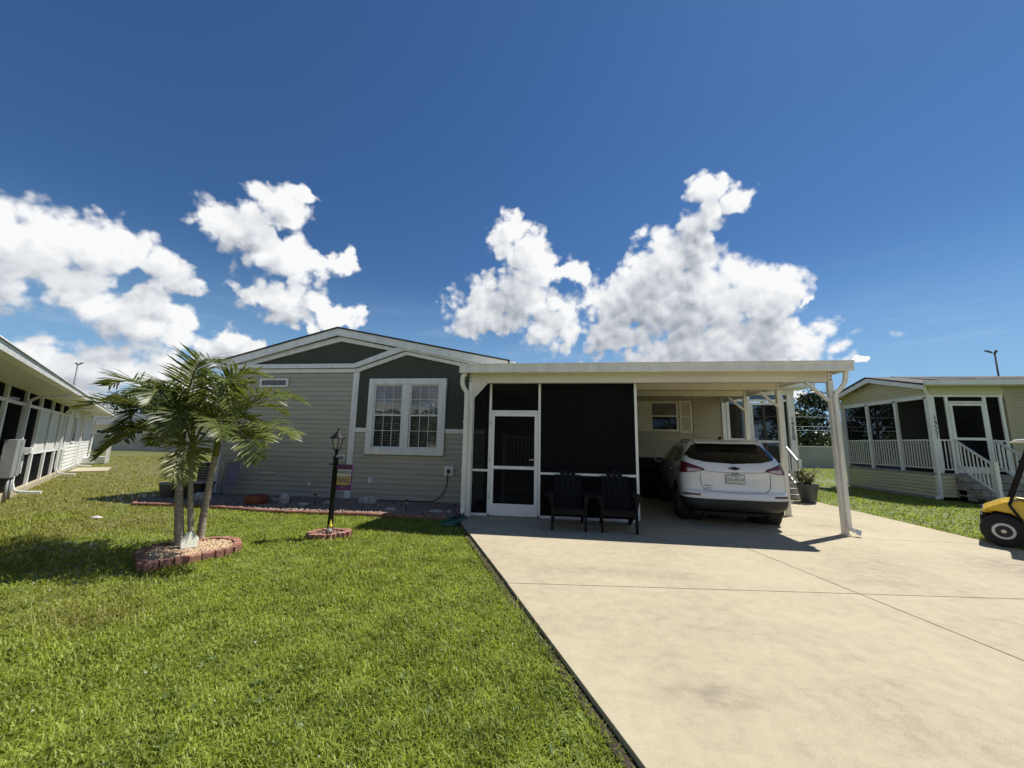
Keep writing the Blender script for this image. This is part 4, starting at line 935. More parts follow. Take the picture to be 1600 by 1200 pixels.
# ================================================================== YARD
# palm bed: scalloped edging blocks round tan gravel
ring = [(-4.80,4.06),(-5.36,4.46),(-5.48,4.72),(-5.36,5.02),(-5.03,5.34),(-4.76,5.30),(-4.50,5.06),(-4.42,4.86),(-4.48,4.66)]
PB = thing('palm_bed', 'long brick edged bed of tan gravel round the palm trunks', 'garden bed', (-4.95,4.7,-.04))
def edging(path, parent, mt='brick', step=.135, h=.090, d=.085, z=-.04, closed=True):
    P = [Vector((x, y, 0)) for x, y in path]; P = P+[P[0]] if closed else P
    first = None; carry = 0
    for a, b in zip(P[:-1], P[1:]):
        L_ = (b-a).length; n_ = max(1, round(L_/step)); dr = (b-a).normalized(); ang = atan2(dr.y, dr.x)
        for k in range(n_):
            c = a+(b-a)*((k+.5)/n_); w = L_/n_-.011
            if first is None:
                mb = MB(); q = 5; pf = [(-.5*step,-d/2),(-.5*step,d/2)]+[(.5*step,d/2),(.5*step,-d/2)]
                # scalloped outer face: two rounded lobes
                pts = [(-.5*step+.004, d/2)]
                lob = [(-.5*step+.004+ (step-.008)*t_, -d/2-.014*abs(sin(2*pi*t_))) for t_ in np.linspace(0,1,9)]
                poly = lob+[(.5*step-.004, d/2), (-.5*step+.004, d/2)]
                mb.prism(poly, 'z', 0, h); first = mb.build('brick', mt, parent, local=True, bevel=.006)
                o = first
            else: o = inst(first, parent)
            o.location = Vector((c.x, c.y, z+random.uniform(-.006,.008)))-parent.location; o.rotation_euler = (random.uniform(-.03,.03), random.uniform(-.03,.03), ang+random.uniform(-.05,.05)); o.scale = (w/(step-.008)*1.0, 1, 1)
edging(ring, PB)
def inside(px, py, poly):
    c = np.zeros(len(px), bool); j = len(poly)-1
    for i in range(len(poly)):
        xi, yi = poly[i]; xj, yj = poly[j]
        c ^= ((yi > py) != (yj > py)) & (px < (xj-xi)*(py-yi)/(yj-yi+1e-12)+xi); j = i
    return c
def pebbles(name, poly, n_, size, mt, z0, seed, parent=None, heap=0.):
    R = np.random.default_rng(seed); x0, y0 = np.min(poly,0); x1, y1 = np.max(poly,0)
    px = R.uniform(x0,x1,n_*3); py = R.uniform(y0,y1,n_*3); k = inside(px,py,poly); px, py = px[k][:n_], py[k][:n_]; n_ = len(px)
    base = np.array([(1,0,0),(-1,0,0),(0,1,0),(0,-1,0),(0,0,1),(0,0,-1)],float)
    F_ = np.array([(0,2,4),(2,1,4),(1,3,4),(3,0,4),(2,0,5),(1,2,5),(3,1,5),(0,3,5)])
    # subdivide octahedron once for rounder stones
    vs = list(map(tuple, base)); fs_ = []
    mid = {}
    def mp(a, b):
        k_ = (min(a,b), max(a,b))
        if k_ not in mid:
            v = (np.array(vs[a])+np.array(vs[b])); v /= np.linalg.norm(v); vs.append(tuple(v)); mid[k_] = len(vs)-1
        return mid[k_]
    for a, b, c in F_: ab, bc, ca = mp(a,b), mp(b,c), mp(c,a); fs_ += [(a,ab,ca),(ab,b,bc),(ca,bc,c),(ab,bc,ca)]
    bv = np.array(vs); ff = np.array(fs_); nv = len(bv)
    sc = size*R.uniform(.55,1.3,(n_,1))*np.stack([R.uniform(.8,1.3,n_),R.uniform(.6,1,n_),R.uniform(.4,.75,n_)],1)
    an = R.uniform(0,2*pi,n_); ca, sa = np.cos(an)[:,None], np.sin(an)[:,None]
    v = bv[None]*sc[:,None,:]*R.uniform(.85,1.12,(n_,nv,1))
    x = v[...,0]*ca-v[...,1]*sa; y = v[...,0]*sa+v[...,1]*ca
    z = v[...,2]+z0+R.uniform(0,size*.9,(n_,1))+heap
    V = np.stack([x+px[:,None], y+py[:,None], z],2).reshape(-1,3)
    I = (ff[None]+np.arange(n_)[:,None,None]*nv).reshape(-1)
    off = np.array(parent.location) if parent else np.zeros(3)
    me = bpy.data.meshes.new(name); me.vertices.add(len(V)); me.vertices.foreach_set('co', (V-off).ravel())
    me.loops.add(len(I)); me.loops.foreach_set('vertex_index', I); me.polygons.add(len(I)//3)
    me.polygons.foreach_set('loop_start', np.arange(0,len(I),3)); me.update(calc_edges=True); me.materials.append(M[mt])
    o = bpy.data.objects.new(name, me); COL.objects.link(o); o['kind'] = 'stuff'
    if parent: o.parent = parent
    return o
inner = [(x+( -4.95-x)*.09, y+(4.72-y)*.09) for x, y in ring]
MB().prism(inner, 'z', -.05, .015).build('soil', 'soil', PB)
pebbles('gravel', inner, 2600, .017, 'gravel', .012, 5, PB)

# painted stone tablet leaning on the trunks
t = thing('painted_stone', 'white speckled house shaped stone leaning against the palm trunks', 'stone', (-4.97,4.76,.02), radians(42))
ob = MB().prism([(-.085,0),(.085,.0),(.10,.13),(.045,.215),(0,.235),(-.05,.21),(-.098,.14)], 'y', -.02, .03).build('tablet', mat('speckled white paint', (.70,.70,.62), .7, scale=60, col2=(.34,.35,.26), var=.3), t, bevel=.012, local=True)
ob.rotation_euler = (radians(-32),0,radians(4))

# palm cluster
PT = thing('palm_tree', 'three trunked young palm with arching green fronds on the front lawn', 'palm tree', (-5.2,4.9,0))
def trunk(path, rad):
    pts = []; rr = []
    P = [Vector(p) for p in path]; N = 46
    for k in range(N+1):
        s = k/N*(len(P)-1); i = min(int(s), len(P)-2); q = P[i].lerp(P[i+1], s-i); pts.append(q)
        rr.append(rad*(1.22-.3*min(1,k/N*1.6)+(.06 if k % 3 == 0 else 0))*(1+.35*max(0,.06-k/N)*10))
    return MB().tube(pts, rr, 12).build('trunk', 'palmtrunk', PT)
trunk([(-5.23,4.88,-.02),(-5.33,4.88,.5),(-5.41,4.88,1.0),(-5.45,4.89,1.36)], .047)
trunk([(-5.13,4.95,-.02),(-5.22,4.95,.5),(-5.29,4.95,.95),(-5.34,4.96,1.24)], .032)
trunk([(-5.24,5.18,-.02),(-5.22,5.17,.4),(-5.17,5.15,.85),(-5.11,5.13,1.36)], .043)
CR = [Vector((-5.45,4.89,1.32)), Vector((-5.34,4.96,1.20)), Vector((-5.11,5.13,1.32))]
for c in CR: MB().tube([c-Vector((0,0,.10)), c+Vector((0,0,.08)), c+Vector((.01,0,.32))], [.042,.046,.022], 10).build('crown_shaft', 'rachis', PT)
def frond(c, ctrl, tip, lf='palmleaf', lmax=.46, seed=0, pairs=46):
    R = np.random.default_rng(seed); N = 40
    P0 = Vector(c)+Vector((0,0,.14)); P1 = Vector(ctrl); P2 = Vector(tip); pts = []; dirs = []
    for k in range(N+1):
        t_ = k/N; pts.append(P0*(1-t_)**2+P1*2*t_*(1-t_)+P2*t_**2); dirs.append(((P1-P0)*(1-t_)+(P2-P1)*t_).normalized())
    a = atan2(tip[1]-c[1], tip[0]-c[0])
    fr = MB().tube(pts[::2], [.014*(1-.8*k/20)+.0025 for k in range(21)], 6).build('frond', 'rachis', PT)
    lb = MB()
    for k in range(pairs):
        s = .16+.84*(k/(pairs-1)); i = min(N, int(s*N)); q = pts[i]; d = dirs[i]
        side = d.cross(Vector((0,0,1)))
        side = side.normalized() if side.length > .15 else Vector((-sin(a), cos(a), 0))*-1
        upv = side.cross(d).normalized()
        ln = lmax*(.45+.55*sin(pi*min(1, .12+s*.86))**.7)*(1 if s < .85 else 1-.45*(s-.85)/.15)
        for sg in (-1, 1):
            fw = .35+.75*s; v = (side*sg*1.0+d*fw+upv*(.30+.18*R.normal())+Vector(R.normal(size=3))*.09).normalized()
            l = ln*R.uniform(.82,1.1); w = .0125*R.uniform(.75,1.15)
            perp = v.cross(upv).normalized()
            perp = (perp*cos(.5*sg)+upv*sin(.5*sg)*.8).normalized()
            g = Vector((0,0,-1)); sag = R.uniform(.10,.42)*(1.1-.3*s)
            P0 = q; P1 = q+v*l*.38+g*sag*l*.05; P2 = q+v*l*.74+g*sag*l*.24; P3 = q+v*l*.97+g*sag*l*.58
            lb.add([P0-perp*w*.35,P0+perp*w*.35,P1-perp*w,P1+perp*w,P2-perp*w*.8,P2+perp*w*.8,P3], [(0,1,3,2),(2,3,5,4),(4,5,6)], True)
    l_ = lb.build('leaflets', lf, fr); l_['kind'] = 'stuff'
FR = [(0,(-6.15,4.85,2.55),(-6.65,4.75,2.22),.44,0),(0,(-5.51,4.85,2.90),(-4.80,4.65,2.52),.46,0),(2,(-5.0,4.85,3.08),(-4.45,4.65,1.72),.42,0),
 (2,(-4.56,4.85,2.35),(-3.95,4.85,2.0),.44,0),(2,(-4.21,4.75,1.88),(-3.52,4.65,1.5),.40,0),(0,(-5.82,4.55,1.80),(-5.95,4.25,1.20),.36,1),
 (1,(-4.88,4.5,1.60),(-4.62,4.2,.95),.36,1),(0,(-6.19,4.75,2.34),(-5.99,4.55,1.45),.40,0),(2,(-4.20,4.65,1.75),(-3.92,4.45,1.2),.36,0),
 (0,(-6.15,5.15,2.75),(-6.55,5.25,2.15),.42,0),(1,(-5.85,5.25,2.43),(-6.35,5.45,2.62),.40,0),(2,(-5.59,5.45,2.46),(-5.21,5.75,2.4),.42,0),
 (1,(-4.70,4.55,2.05),(-4.20,4.25,1.5),.38,0),(1,(-5.06,4.35,2.22),(-4.85,4.15,1.55),.38,0),(2,(-5.0,5.25,2.12),(-4.62,5.55,1.5),.38,0),
 (0,(-6.5,5.45,2.30),(-7.1,5.75,1.95),.40,0),(1,(-5.93,5.45,2.78),(-6.45,6.05,2.44),.42,0),(0,(-6.1,5.15,1.60),(-6.45,5.35,1.35),.32,0),
 (0,(-5.35,4.35,2.44),(-5.05,4.05,1.9),.40,0),(2,(-5.39,5.15,2.76),(-4.58,5.35,2.43),.42,0),(1,(-5.51,4.95,2.27),(-5.56,5.05,2.62),.34,0),(2,(-4.75,5.35,2.45),(-4.1,5.6,2.05),.40,0),
 (0,(-5.75,4.5,2.15),(-6.25,4.2,1.85),.40,0),(1,(-5.35,4.6,2.35),(-5.5,4.15,2.0),.40,0),(2,(-4.85,4.75,2.5),(-4.45,4.45,2.25),.42,0),(0,(-5.9,5.3,2.1),(-6.45,5.6,1.75),.40,0),
 (1,(-5.1,5.5,2.3),(-4.75,6.0,1.9),.40,0),(2,(-4.6,5.0,1.75),(-4.15,4.95,1.45),.36,0),(0,(-5.85,4.8,1.85),(-6.3,4.65,1.5),.38,0),(1,(-5.45,5.4,2.5),(-5.6,5.9,2.3),.40,0),(2,(-5.2,4.7,2.2),(-5.05,4.3,1.75),.36,0)]
for i, (c, ct_, tp_, lm, lf) in enumerate(FR): frond(CR[c], ct_, tp_, 'palmyellow' if lf else 'palmleaf', seed=i, lmax=lm)
MB().tube([CR[1]+Vector((0,0,.1)), CR[1]+Vector((-.05,.02,.5)), CR[1]+Vector((-.12,.05,.95))], [.018,.011,.003], 6).build('spear_leaf', 'palmleaf', PT)

# lamp post with brick ring, banner and gnome
LP = thing('lamp_post', 'black lamp post with lantern head rising from a small brick ring', 'lamp post', (-3.72,5.97,0))
MB().lathe([(.07,-.05),(.07,.03),(.048,.06),(.042,.3),(.040,1.17),(.050,1.18),(.052,1.22),(.03,1.23),(.022,1.28),(.034,1.30),(.02,1.33)], c=(-3.72,5.97,0), n=16).build('post', 'black', LP)
ln_ = MB()
for k in range(4):
    a = pi/4+k*pi/2; c_, s_ = cos(a), sin(a)
    ln_.bar((-3.72+.045*c_,5.97+.045*s_,1.335),(-3.72+.085*c_,5.97+.085*s_,1.515),.012)
LT = ln_.lathe([(.055,1.325),(.055,1.34)], c=(-3.72,5.97,0), n=8).build('lantern', 'black', LP)
MB().lathe([(.13,1.515),(.128,1.525),(.06,1.575),(.05,1.60),(.03,1.625),(.012,1.635),(.015,1.655),(.004,1.69),(.001,1.71)], c=(-3.72,5.97,0), n=12).build('lantern_roof', 'black', LT)
MB().lathe([(.035,1.34),(.068,1.514)], c=(-3.72,5.97,0), n=4, sm=False).build('lantern_glass', 'glass', LT)
MB().lathe([(.012,1.335),(.014,1.42),(.008,1.45)], c=(-3.72,5.97,0), n=8).build('bulb', 'white', LT)
MB().bar((-3.82,5.955,1.098),(-3.40,5.945,1.09),.016).build('banner_arm', 'black', LP)
t = thing('team_banner', 'purple MINNESOTA VIKINGS banner hanging from the lamp post arm', 'banner', (-3.53,5.945,1.085))
bm_ = MB(); nn = 7; W_, H_ = .27, .39
for j in range(nn+1):
    for i in range(9): bm_.v.append(((i/8-.5)*W_, .010*sin(i*1.1+j*.3)-.004, -.0-j/nn*H_))
for j in range(nn):
    for i in range(8): bm_.f.append((j*9+i, (j+1)*9+i, (j+1)*9+i+1, j*9+i+1)); bm_.smooth.append(True)
bo = bm_.build('cloth', 'purple', t, local=True)
md = bo.modifiers.new('s', 'SOLIDIFY'); md.thickness = .002
Bx(-W_/2+.0,W_/2,-.0205,-.0175,-.055,.012).build('banner_hem', 'maroon', t, local=True)
Bx(-.118,.118,-.0205,-.0165,-.165,-.062).build('upper_field', 'whitecloth', t, local=True)
Bx(-.118,.118,-.0205,-.0165,-.305,-.168).build('lower_field', 'yellowcloth', t, local=True)
text('lettering', 'MINNESOTA', .062, 'ink', t, (0,-.0222,-.112), squash=.72, ext=.0006)
text('lettering', 'VIKINGS', .125, 'purple', t, (0,-.0222,-.236), squash=.44, ext=.0006)
MB().prism([(-.05,-.32),(0,-.345),(.05,-.32),(.02,-.325),(0,-.36),(-.02,-.325)], 'y', -.021, -.017).build('horn_mark', 'whitecloth', t, local=True)
t = thing('lamp_bed', 'small brick ring of soil at the foot of the black lamp post', 'garden bed', (-3.75,5.98,-.04))
edging([(-3.93,5.76),(-3.66,5.80),(-3.46,6.0),(-3.52,6.2),(-3.82,6.2),(-4.02,5.98)], t, step=.125, h=.085)
MB().prism([(-3.90,5.80),(-3.67,5.84),(-3.50,6.01),(-3.55,6.16),(-3.80,6.16),(-3.97,5.98)], 'z', -.05, .012).build('soil', 'soil', t)
pebbles('gravel', [(-3.90,5.80),(-3.67,5.84),(-3.50,6.01),(-3.55,6.16),(-3.80,6.16),(-3.97,5.98)], 160, .016, 'gravelgrey', .01, 8, t)
t = thing('garden_gnome', 'small gnome in a yellow pointed hat beside the lamp post foot', 'gnome', (-3.655,5.87,.0))
MB().lathe([(.035,.01),(.048,.03),(.046,.07),(.034,.10),(.018,.11)], n=12).build('body', 'boxgrey', t, local=True)
MB().blob((0,0,.13), .028,.028,.028, 1, 2, .02).build('head', 'skin', t, local=True)
MB().lathe([(.034,.145),(.030,.155),(.018,.19),(.006,.235),(.001,.25)], n=12).build('hat', 'gnomehat', t, local=True)
MB().prism([(-.026,.125),(.026,.125),(.012,.08),(0,.062),(-.012,.08)], 'y', -.040, -.022).build('beard', 'white', t, local=True)
for s in (-1,1):
    MB().tube([(s*.035,-.005,.09),(s*.05,-.025,.065),(s*.03,-.045,.055)], .011, 6).build('arm', 'terracotta', t, local=True); MB().blob((s*.02,-.03,.012), .016,.028,.012, 2, 1, .05).build('boot', 'black', t, local=True)
MB().blob((0,-.030,.132), .006,.007,.006, 3, 1, .02).build('nose', 'skin', t, local=True)

# gravel bed along the house front
edge_pts = [(-10.05,9.0),(-9.95,8.1),(-9.55,7.68),(-8.9,7.72),(-8.2,7.80),(-7.3,7.72),(-6.5,7.62),(-5.8,7.60),(-5.05,7.66),(-4.3,7.72),(-3.7,7.76),(-3.2,7.74),(-2.8,7.70),(-2.3,7.68)]
bedpoly = edge_pts+[(-2.12,7.72),(-2.10,9.39),(-9.4,9.39),(-9.4,10.2),(-10.1,10.2)]
HB = thing('house_bed', 'long river gravel bed with red brick curb along the grey house', 'garden bed', (-6,8.5,-.04))
MB().prism(bedpoly, 'z', -.06, -.012).build('soil', 'soil', HB)
first = None
P = [Vector((x,y,0)) for x,y in edge_pts]
k = 0
for a, b in zip(P[:-1], P[1:]):
    L_ = (b-a).length; n_ = max(1, round(L_/.29)); dr = (b-a).normalized()
    for q in range(n_):
        c = a+(b-a)*((q+.5)/n_)
        if first is None: first = o = MB().prism([(-.045,0),(.045,0),(.045,.055),(.03,.075),(-.03,.075),(-.045,.055)], 'x', -.142, .142).build('brick', 'brick', HB, local=True, bevel=.005)
        else: o = inst(first, HB)
        o.location = Vector((c.x, c.y, -.05+random.uniform(-.004,.006)))-HB.location; o.rotation_euler = (0, random.uniform(-.02,.02), atan2(dr.y, dr.x)+random.uniform(-.02,.02)); o.scale = (L_/n_/.287,1,1)
pebbles('gravel', [(x, y+.06 if y < 8.3 and x > -9.8 else y) for x, y in bedpoly], 9000, .030, 'gravelgrey', -.014, 9, HB)
rocks = [(-6.48,8.45,.13,.10,.16,'upright pale rock in the gravel bed right of the rust pot'),(-5.88,8.32,.13,.08,.05,'flat pale rock in the gravel bed below the wall fitting'),
 (-5.48,8.62,.10,.08,.06,'small pale stone in the gravel bed left of the lamp post'),(-4.62,8.9,.22,.10,.13,'widest pale pointed rock in the gravel bed below the window'),
 (-3.75,8.2,.13,.07,.05,'low pale stone in the gravel bed close to the brick curb'),(-2.75,8.27,.17,.13,.035,'flat grey round stepping stone near the downspout'),
 (-2.45,8.25,.06,.05,.04,'small white stone beside the grey stepping stone'),(-8.55,8.35,.26,.12,.14,'grey white rock in the gravel bed behind the palm trunks'),(-8.98,8.9,.11,.1,.17,'mossy pale rock against the left corner of the grey house'),
 (-6.95,8.75,.09,.06,.05,'small pale stone behind the rust brown pot')]
for i, (x, y, rx, ry, rz, lb) in enumerate(rocks):
    tag(MB().blob((0,0,0), rx, ry, rz, 40+i, 2, .16 if rz > .04 else .05).build('garden_rock', 'rock'), lb, 'rock', 'stones in the gravel bed').location = (x, y, rz*.45)
t = tag(MB().blob((0,0,0),.10,.08,.035,77,2,.2).build('garden_rock','rock'), 'flat white stone lying alone on the lawn left of the palm', 'rock'); t.location = (-8.6,6.3,-.02)
t = thing('rust_pot', 'wide rust brown pot bowl on the gravel before the siding', 'flower pot', (-6.99,8.22,-.01))
MB().lathe([(.17,0),(.215,.05),(.235,.13),(.225,.20),(.21,.22),(.19,.215),(.18,.17),(.05,.16)], n=22).build('pot', 'terracotta', t, local=True)
MB().lathe([(.18,.165),(.02,.18)], n=14).build('soil', 'soil', t, local=True)
for i, (x, y) in enumerate(((-5.77,8.55),(-3.38,8.2))):
    t = thing('solar_light', ('small black solar stake light left of the lamp post, at the gravel bed', 'small black solar stake light below the power inlet, at the gravel bed')[i], 'solar light', (x,y,-.02), 0, 'solar lights in the gravel bed')
    MB().tube([(0,0,0),(0,0,.20)], .008, 6).build('stake', 'black', t, local=True); MB().lathe([(.022,.17),(.03,.23)], n=10).build('lens', 'clearlens', t, local=True); MB().lathe([(.045,.23),(.045,.24),(.02,.258)], n=12).build('cap', 'black', t, local=True)
t = thing('garden_flag', 'lavender garden flag on a thin black stand before the grey siding', 'garden flag', (-8.5,9.05,0))
MB().tube([(-.22,0,-.05),(-.20,0,.85),(-.19,0,.87),(.22,0,.87)], .007, 6).build('stand', 'black', t, local=True)
Bx(-.16,.20,-.004,.004,.28,.85).build('cloth', 'lavender', t, local=True)
t = thing('storage_tub', 'grey round planter tub at the left end of the gravel bed', 'planter', (-9.85,8.75,-.02))
MB().lathe([(.20,0),(.25,.32),(.27,.33),(.27,.36),(.24,.36),(.22,.30),(.03,.29)], n=20).build('tub', 'boxgrey', t, local=True)
t = thing('black_planter', 'black rectangular planter box beside the grey tub', 'planter', (-9.25,8.75,-.02), radians(4))
MB().prism([(-.34,0),(.34,0),(.40,.36),(-.40,.36)], 'y', -.2, .2).build('box', 'blackplastic', t, local=True, bevel=.01); MB().box(-.42,.42,-.22,.22,.361,.39).build('rim', 'blackplastic', t, local=True, bevel=.006)
t = thing('air_conditioner', 'dark air conditioner unit by the left side of the grey house', 'air conditioner', (-10.2,10.5,0))
Bx(-.4,.4,-.4,.4,0,.75).build('case', 'blackplastic', t, local=True, bevel=.03)
for k in range(8): Bx(-.36,.36,-.412,-.401,.1+k*.075,.13+k*.075).build('louvre', 'boxgrey', t, local=True)
MB().lathe([(.3,.751),(.3,.775),(.05,.79)], n=16).build('fan_guard', 'metal', t, local=True)
# green splash block
t = thing('splash_block', 'green plastic splash block under the left carport downspout', 'splash block', (-2.06,7.62,-.03), radians(-8))
MB().prism([(-.10,.18),(-.17,-.46),(-.02,-.52),(.10,-.46),(.10,.18)], 'z', 0, .03).build('tray', 'greenplastic', t, local=True)
for (a, b) in (((-.10,.18),(-.17,-.46)),((.10,.18),(.10,-.46)),((-.10,.18),(.10,.18))): MB().bar((*a,.05),(*b,.045),.02,.05).build('lip', 'greenplastic', t, local=True)
# potted plant at the slab edge
t = thing('potted_plant', 'leafy variegated shrub in a ribbed grey pot beside the entry stair', 'potted plant', (6.80,12.20,0))
pt = MB().lathe([(.17,0),(.175,.02),(.25,.46),(.275,.47),(.275,.51),(.25,.51),(.24,.47),(.02,.465)], n=28).build('pot', 'galv', t, local=True)
R = np.random.default_rng(4); stm = MB(); lv = MB()
for k in range(26):
    a = R.uniform(0,2*pi); b = R.uniform(.1,.75); l = R.uniform(.20,.50); tip = Vector((cos(a)*l*sin(b)*1.35, sin(a)*l*sin(b)*1.35, .46+l*cos(b)))
    stm.tube([(cos(a)*.03,sin(a)*.03,.38), tip*.5+Vector((0,0,.24)), tip], [.013,.010,.006], 5)
    for q in range(11):
        a2 = R.uniform(0,2*pi); el = R.uniform(-.1,1.2); d = Vector((cos(a2)*cos(el), sin(a2)*cos(el), sin(el))); s0 = tip+Vector(R.normal(size=3))*.03-Vector((0,0,.10*R.uniform(0,1)))
        w = d.cross(Vector((0,0,1))).normalized()*.030; L_ = R.uniform(.09,.16)
        lv.add([s0, s0+d*L_*.5+w, s0+d*L_, s0+d*L_*.5-w], [(0,1,2,3)])
stm.build('stem', 'bark', t, local=True); stuff(lv.build('leaves', 'potleaf', t, local=True))
MB().lathe([(.24,.47),(.02,.475)], n=14).build('soil', 'soil', t, local=True)

# ================================================================== WHITE SUV under the carport (local frame: rear axle at the origin, nose along +y)
CT = np.array([(.32,.80,-.88,3.52),(.36,.875,-.925,3.64),(.42,.905,-.945,3.70),(.52,.918,-.952,3.72),(.60,.922,-.948,3.73),(.645,.922,-.925,3.735),(.68,.921,-.885,3.735),
 (.78,.922,-.872,3.73),(.90,.920,-.868,3.69),(.99,.915,-.872,3.60),(1.03,.910,-.872,3.45),(1.07,.903,-.862,3.15),(1.11,.893,-.85,2.85),(1.16,.880,-.83,2.66),(1.20,.866,-.80,2.56),
 (1.30,.822,-.69,2.30),(1.40,.777,-.565,2.02),(1.50,.727,-.44,1.70),(1.57,.685,-.34,1.42),(1.61,.64,-.22,1.20),(1.64,.56,-.02,.95),(1.655,.44,.18,.75)])
def ci(z): return [float(np.interp(z, CT[:,0], CT[:,k])) for k in (1,2,3)]
def Rr(z): return float(np.interp(z, [.3,1.0,1.2,1.65], [.42,.40,.36,.30]))
def Rf(z): return float(np.interp(z, [.3,.95,1.1,1.2,1.65], [.85,.80,.6,.40,.30]))
NE = 3.6
def rearS(th, z, off=0.):
    a, yr, yf = ci(z); s = abs(sin(th))**(2/NE)*(1 if th >= 0 else -1); c = abs(cos(th))**(2/NE)
    x, y = a*s, yr+Rr(z)*(1-c)
    return (x+off*sin(th), y-off*cos(th), z)
def rear_th(x, z): a = ci(z)[0]; return math.asin(min(1, (abs(x)/a)**(NE/2)))*(1 if x >= 0 else -1)
def contour(z, off=0.):
    a, yr, yf = ci(z); rr_, rf_ = Rr(z), Rf(z); L_ = []
    for k in range(25): L_.append(rearS(-pi/2+pi*k/24, z, off))
    for k in range(1, 64): L_.append((a+off, yr+rr_+(yf-rf_-yr-rr_)*k/64, z))
    for k in range(25):
        t_ = pi/2-pi*k/24; s = abs(sin(t_))**(2/3.0)*(1 if t_ >= 0 else -1); c = abs(cos(t_))**(2/3.0)
        L_.append(((a+off)*s, yf-rf_*(1-c)+off*cos(t_), z))
    for k in range(63, 0, -1): L_.append((-a-off, yr+rr_+(yf-rf_-yr-rr_)*k/64, z))
    return L_
CAR = thing('parked_suv', 'white five door SUV parked nose in under the carport, tail toward us', 'car', (3.30, 8.84, 0), radians(-6.5))
def car(mb, name, mt, parent=None, bevel=0): return mb.build(name, mt, parent or CAR, bevel, local=True)
WH = [(0, .355), (2.725, .355)]
def loft(zs, off, skip_arch=True):
    mb = MB(); rings = [contour(z, off) for z in zs]; n_ = len(rings[0])
    for rg in rings: mb.v += rg
    for i in range(len(zs)-1):
        for k in range(n_):
            q = (i*n_+k, i*n_+(k+1) % n_, (i+1)*n_+(k+1) % n_, (i+1)*n_+k)
            c = np.mean([mb.v[j] for j in q], 0)
            if skip_arch and abs(c[0]) > .6 and any(sqrt((c[1]-wy)**2+(c[2]-wz)**2) < .40 for wy, wz in WH): continue
            mb.f.append(q); mb.smooth.append(True)
    return mb, n_, len(zs)
zs = sorted(set(np.round(np.concatenate([np.arange(.32,1.2,.035), CT[:,0], np.arange(1.2,1.655,.04)]), 3)))
mb, n_, nz_ = loft(zs, 0)
mb.f.append(tuple((nz_-1)*n_+k for k in range(n_))); mb.smooth.append(True)
mb.f.append(tuple(range(n_))[::-1]); mb.smooth.append(False)
BODY = car(mb, 'body', 'carpaint')
mb, _, _ = loft([.315,.33,.36,.40,.45,.50,.525], .012); cl = car(mb, 'lower_cladding', 'blackplastic')
def rear_patch(xa, xb, zb, zt, off, nx=18, nz=5):
    mb = MB()
    for i in range(nx+1):
        s = i/nx; x = xa+(xb-xa)*s
        for j in range(nz+1):
            z = zb(s)+(zt(s)-zb(s))*j/nz; mb.v.append(rearS(rear_th(x, z), z, off))
    for i in range(nx):
        for j in range(nz): mb.f.append((i*(nz+1)+j, (i+1)*(nz+1)+j, (i+1)*(nz+1)+j+1, i*(nz+1)+j+1)); mb.smooth.append(True)
    return mb
lin = lambda *P_: (lambda s: float(np.interp(s, [p[0] for p in P_], [p[1] for p in P_])))
car(rear_patch(-.80, .80, lin((0,1.31),(.05,1.255),(.2,1.205),(.5,1.178),(.8,1.205),(.95,1.255),(1,1.31)), lin((0,1.34),(.10,1.53),(.2,1.575),(.8,1.575),(.90,1.53),(1,1.34)), .006, 30, 8), 'rear_window', 'carglass')
for s in (-1, 1):
    a_, b_ = (-.915, -.52) if s < 0 else (.52, .915)
    zb = lin((0,.985),(.5,1.0),(1,1.045)); zt = lin((0,1.225),(.15,1.205),(1,1.075))
    if s > 0: zb0, zt0 = zb, zt; zb = lambda t_, f_=zb0: f_(1-t_); zt = lambda t_, f_=zt0: f_(1-t_)
    tl = car(rear_patch(a_, b_, zb, zt, .012, 16, 4), 'tail_light', 'redlens')
    c0_, c1_ = (-.80, -.56) if s < 0 else (.56, .80)
    zb = lin((0,1.003),(1,1.042)); zt = lin((0,1.085),(.7,1.075),(1,1.056))
    if s > 0: zb1, zt1 = zb, zt; zb = lambda t_, f_=zb1: f_(1-t_); zt = lambda t_, f_=zt1: f_(1-t_)
    rear_patch(c0_, c1_, zb, zt, .018, 10, 3).build('clear_lens', 'clearlens', tl, local=True)
    car(rear_patch(s*.90 if s<0 else .62, -.62 if s<0 else .90, lin((0,.575),(1,.575)), lin((0,.61),(1,.61)), .008, 8, 1), 'reflector', 'redlens')
# hatch seams, crease and badges
def seam(pts, rad=.0045, mt='blackplastic', name='hatch_seam', off=.001): return car(MB().tube([rearS(rear_th(x, z), z, off) for x, z in pts], rad, 5), name, mt)
seam([(-.60,1.0),(-.60,.85),(-.58,.74),(-.52,.672),(-.4,.655),(0,.65),(.4,.655),(.52,.672),(.58,.74),(.60,.85),(.60,1.0)])
seam([(-.52,1.035),(-.3,1.02),(0,1.015),(.3,1.02),(.52,1.035)], .004)
car(rear_patch(-.46,.46, lin((0,.90),(.2,.80),(.5,.765),(.8,.80),(1,.90)), lin((0,.915),(.2,.825),(.5,.79),(.8,.825),(1,.915)), .006, 20, 1), 'hatch_crease', 'carpaint')
pl = car(Bx(-.155,.155,-.892,-.884,.82,.975), 'number_plate', 'plate', None, .003)
MB().box(-.162,.162,-.889,-.880,.812,.819).box(-.162,.162,-.889,-.880,.976,.983).box(-.162,-.1555,-.889,-.880,.819,.976).box(.1555,.162,-.889,-.880,.819,.976).build('plate_frame', 'blackplastic', pl, local=True)
text('plate_lettering', '165  NL14', .082, 'plategreen', pl, (0,-.8925,.885), squash=.78, ext=.0008); text('plate_lettering', 'FLORIDA', .036, 'plategreen', pl, (0,-.8925,.953), ext=.0008)
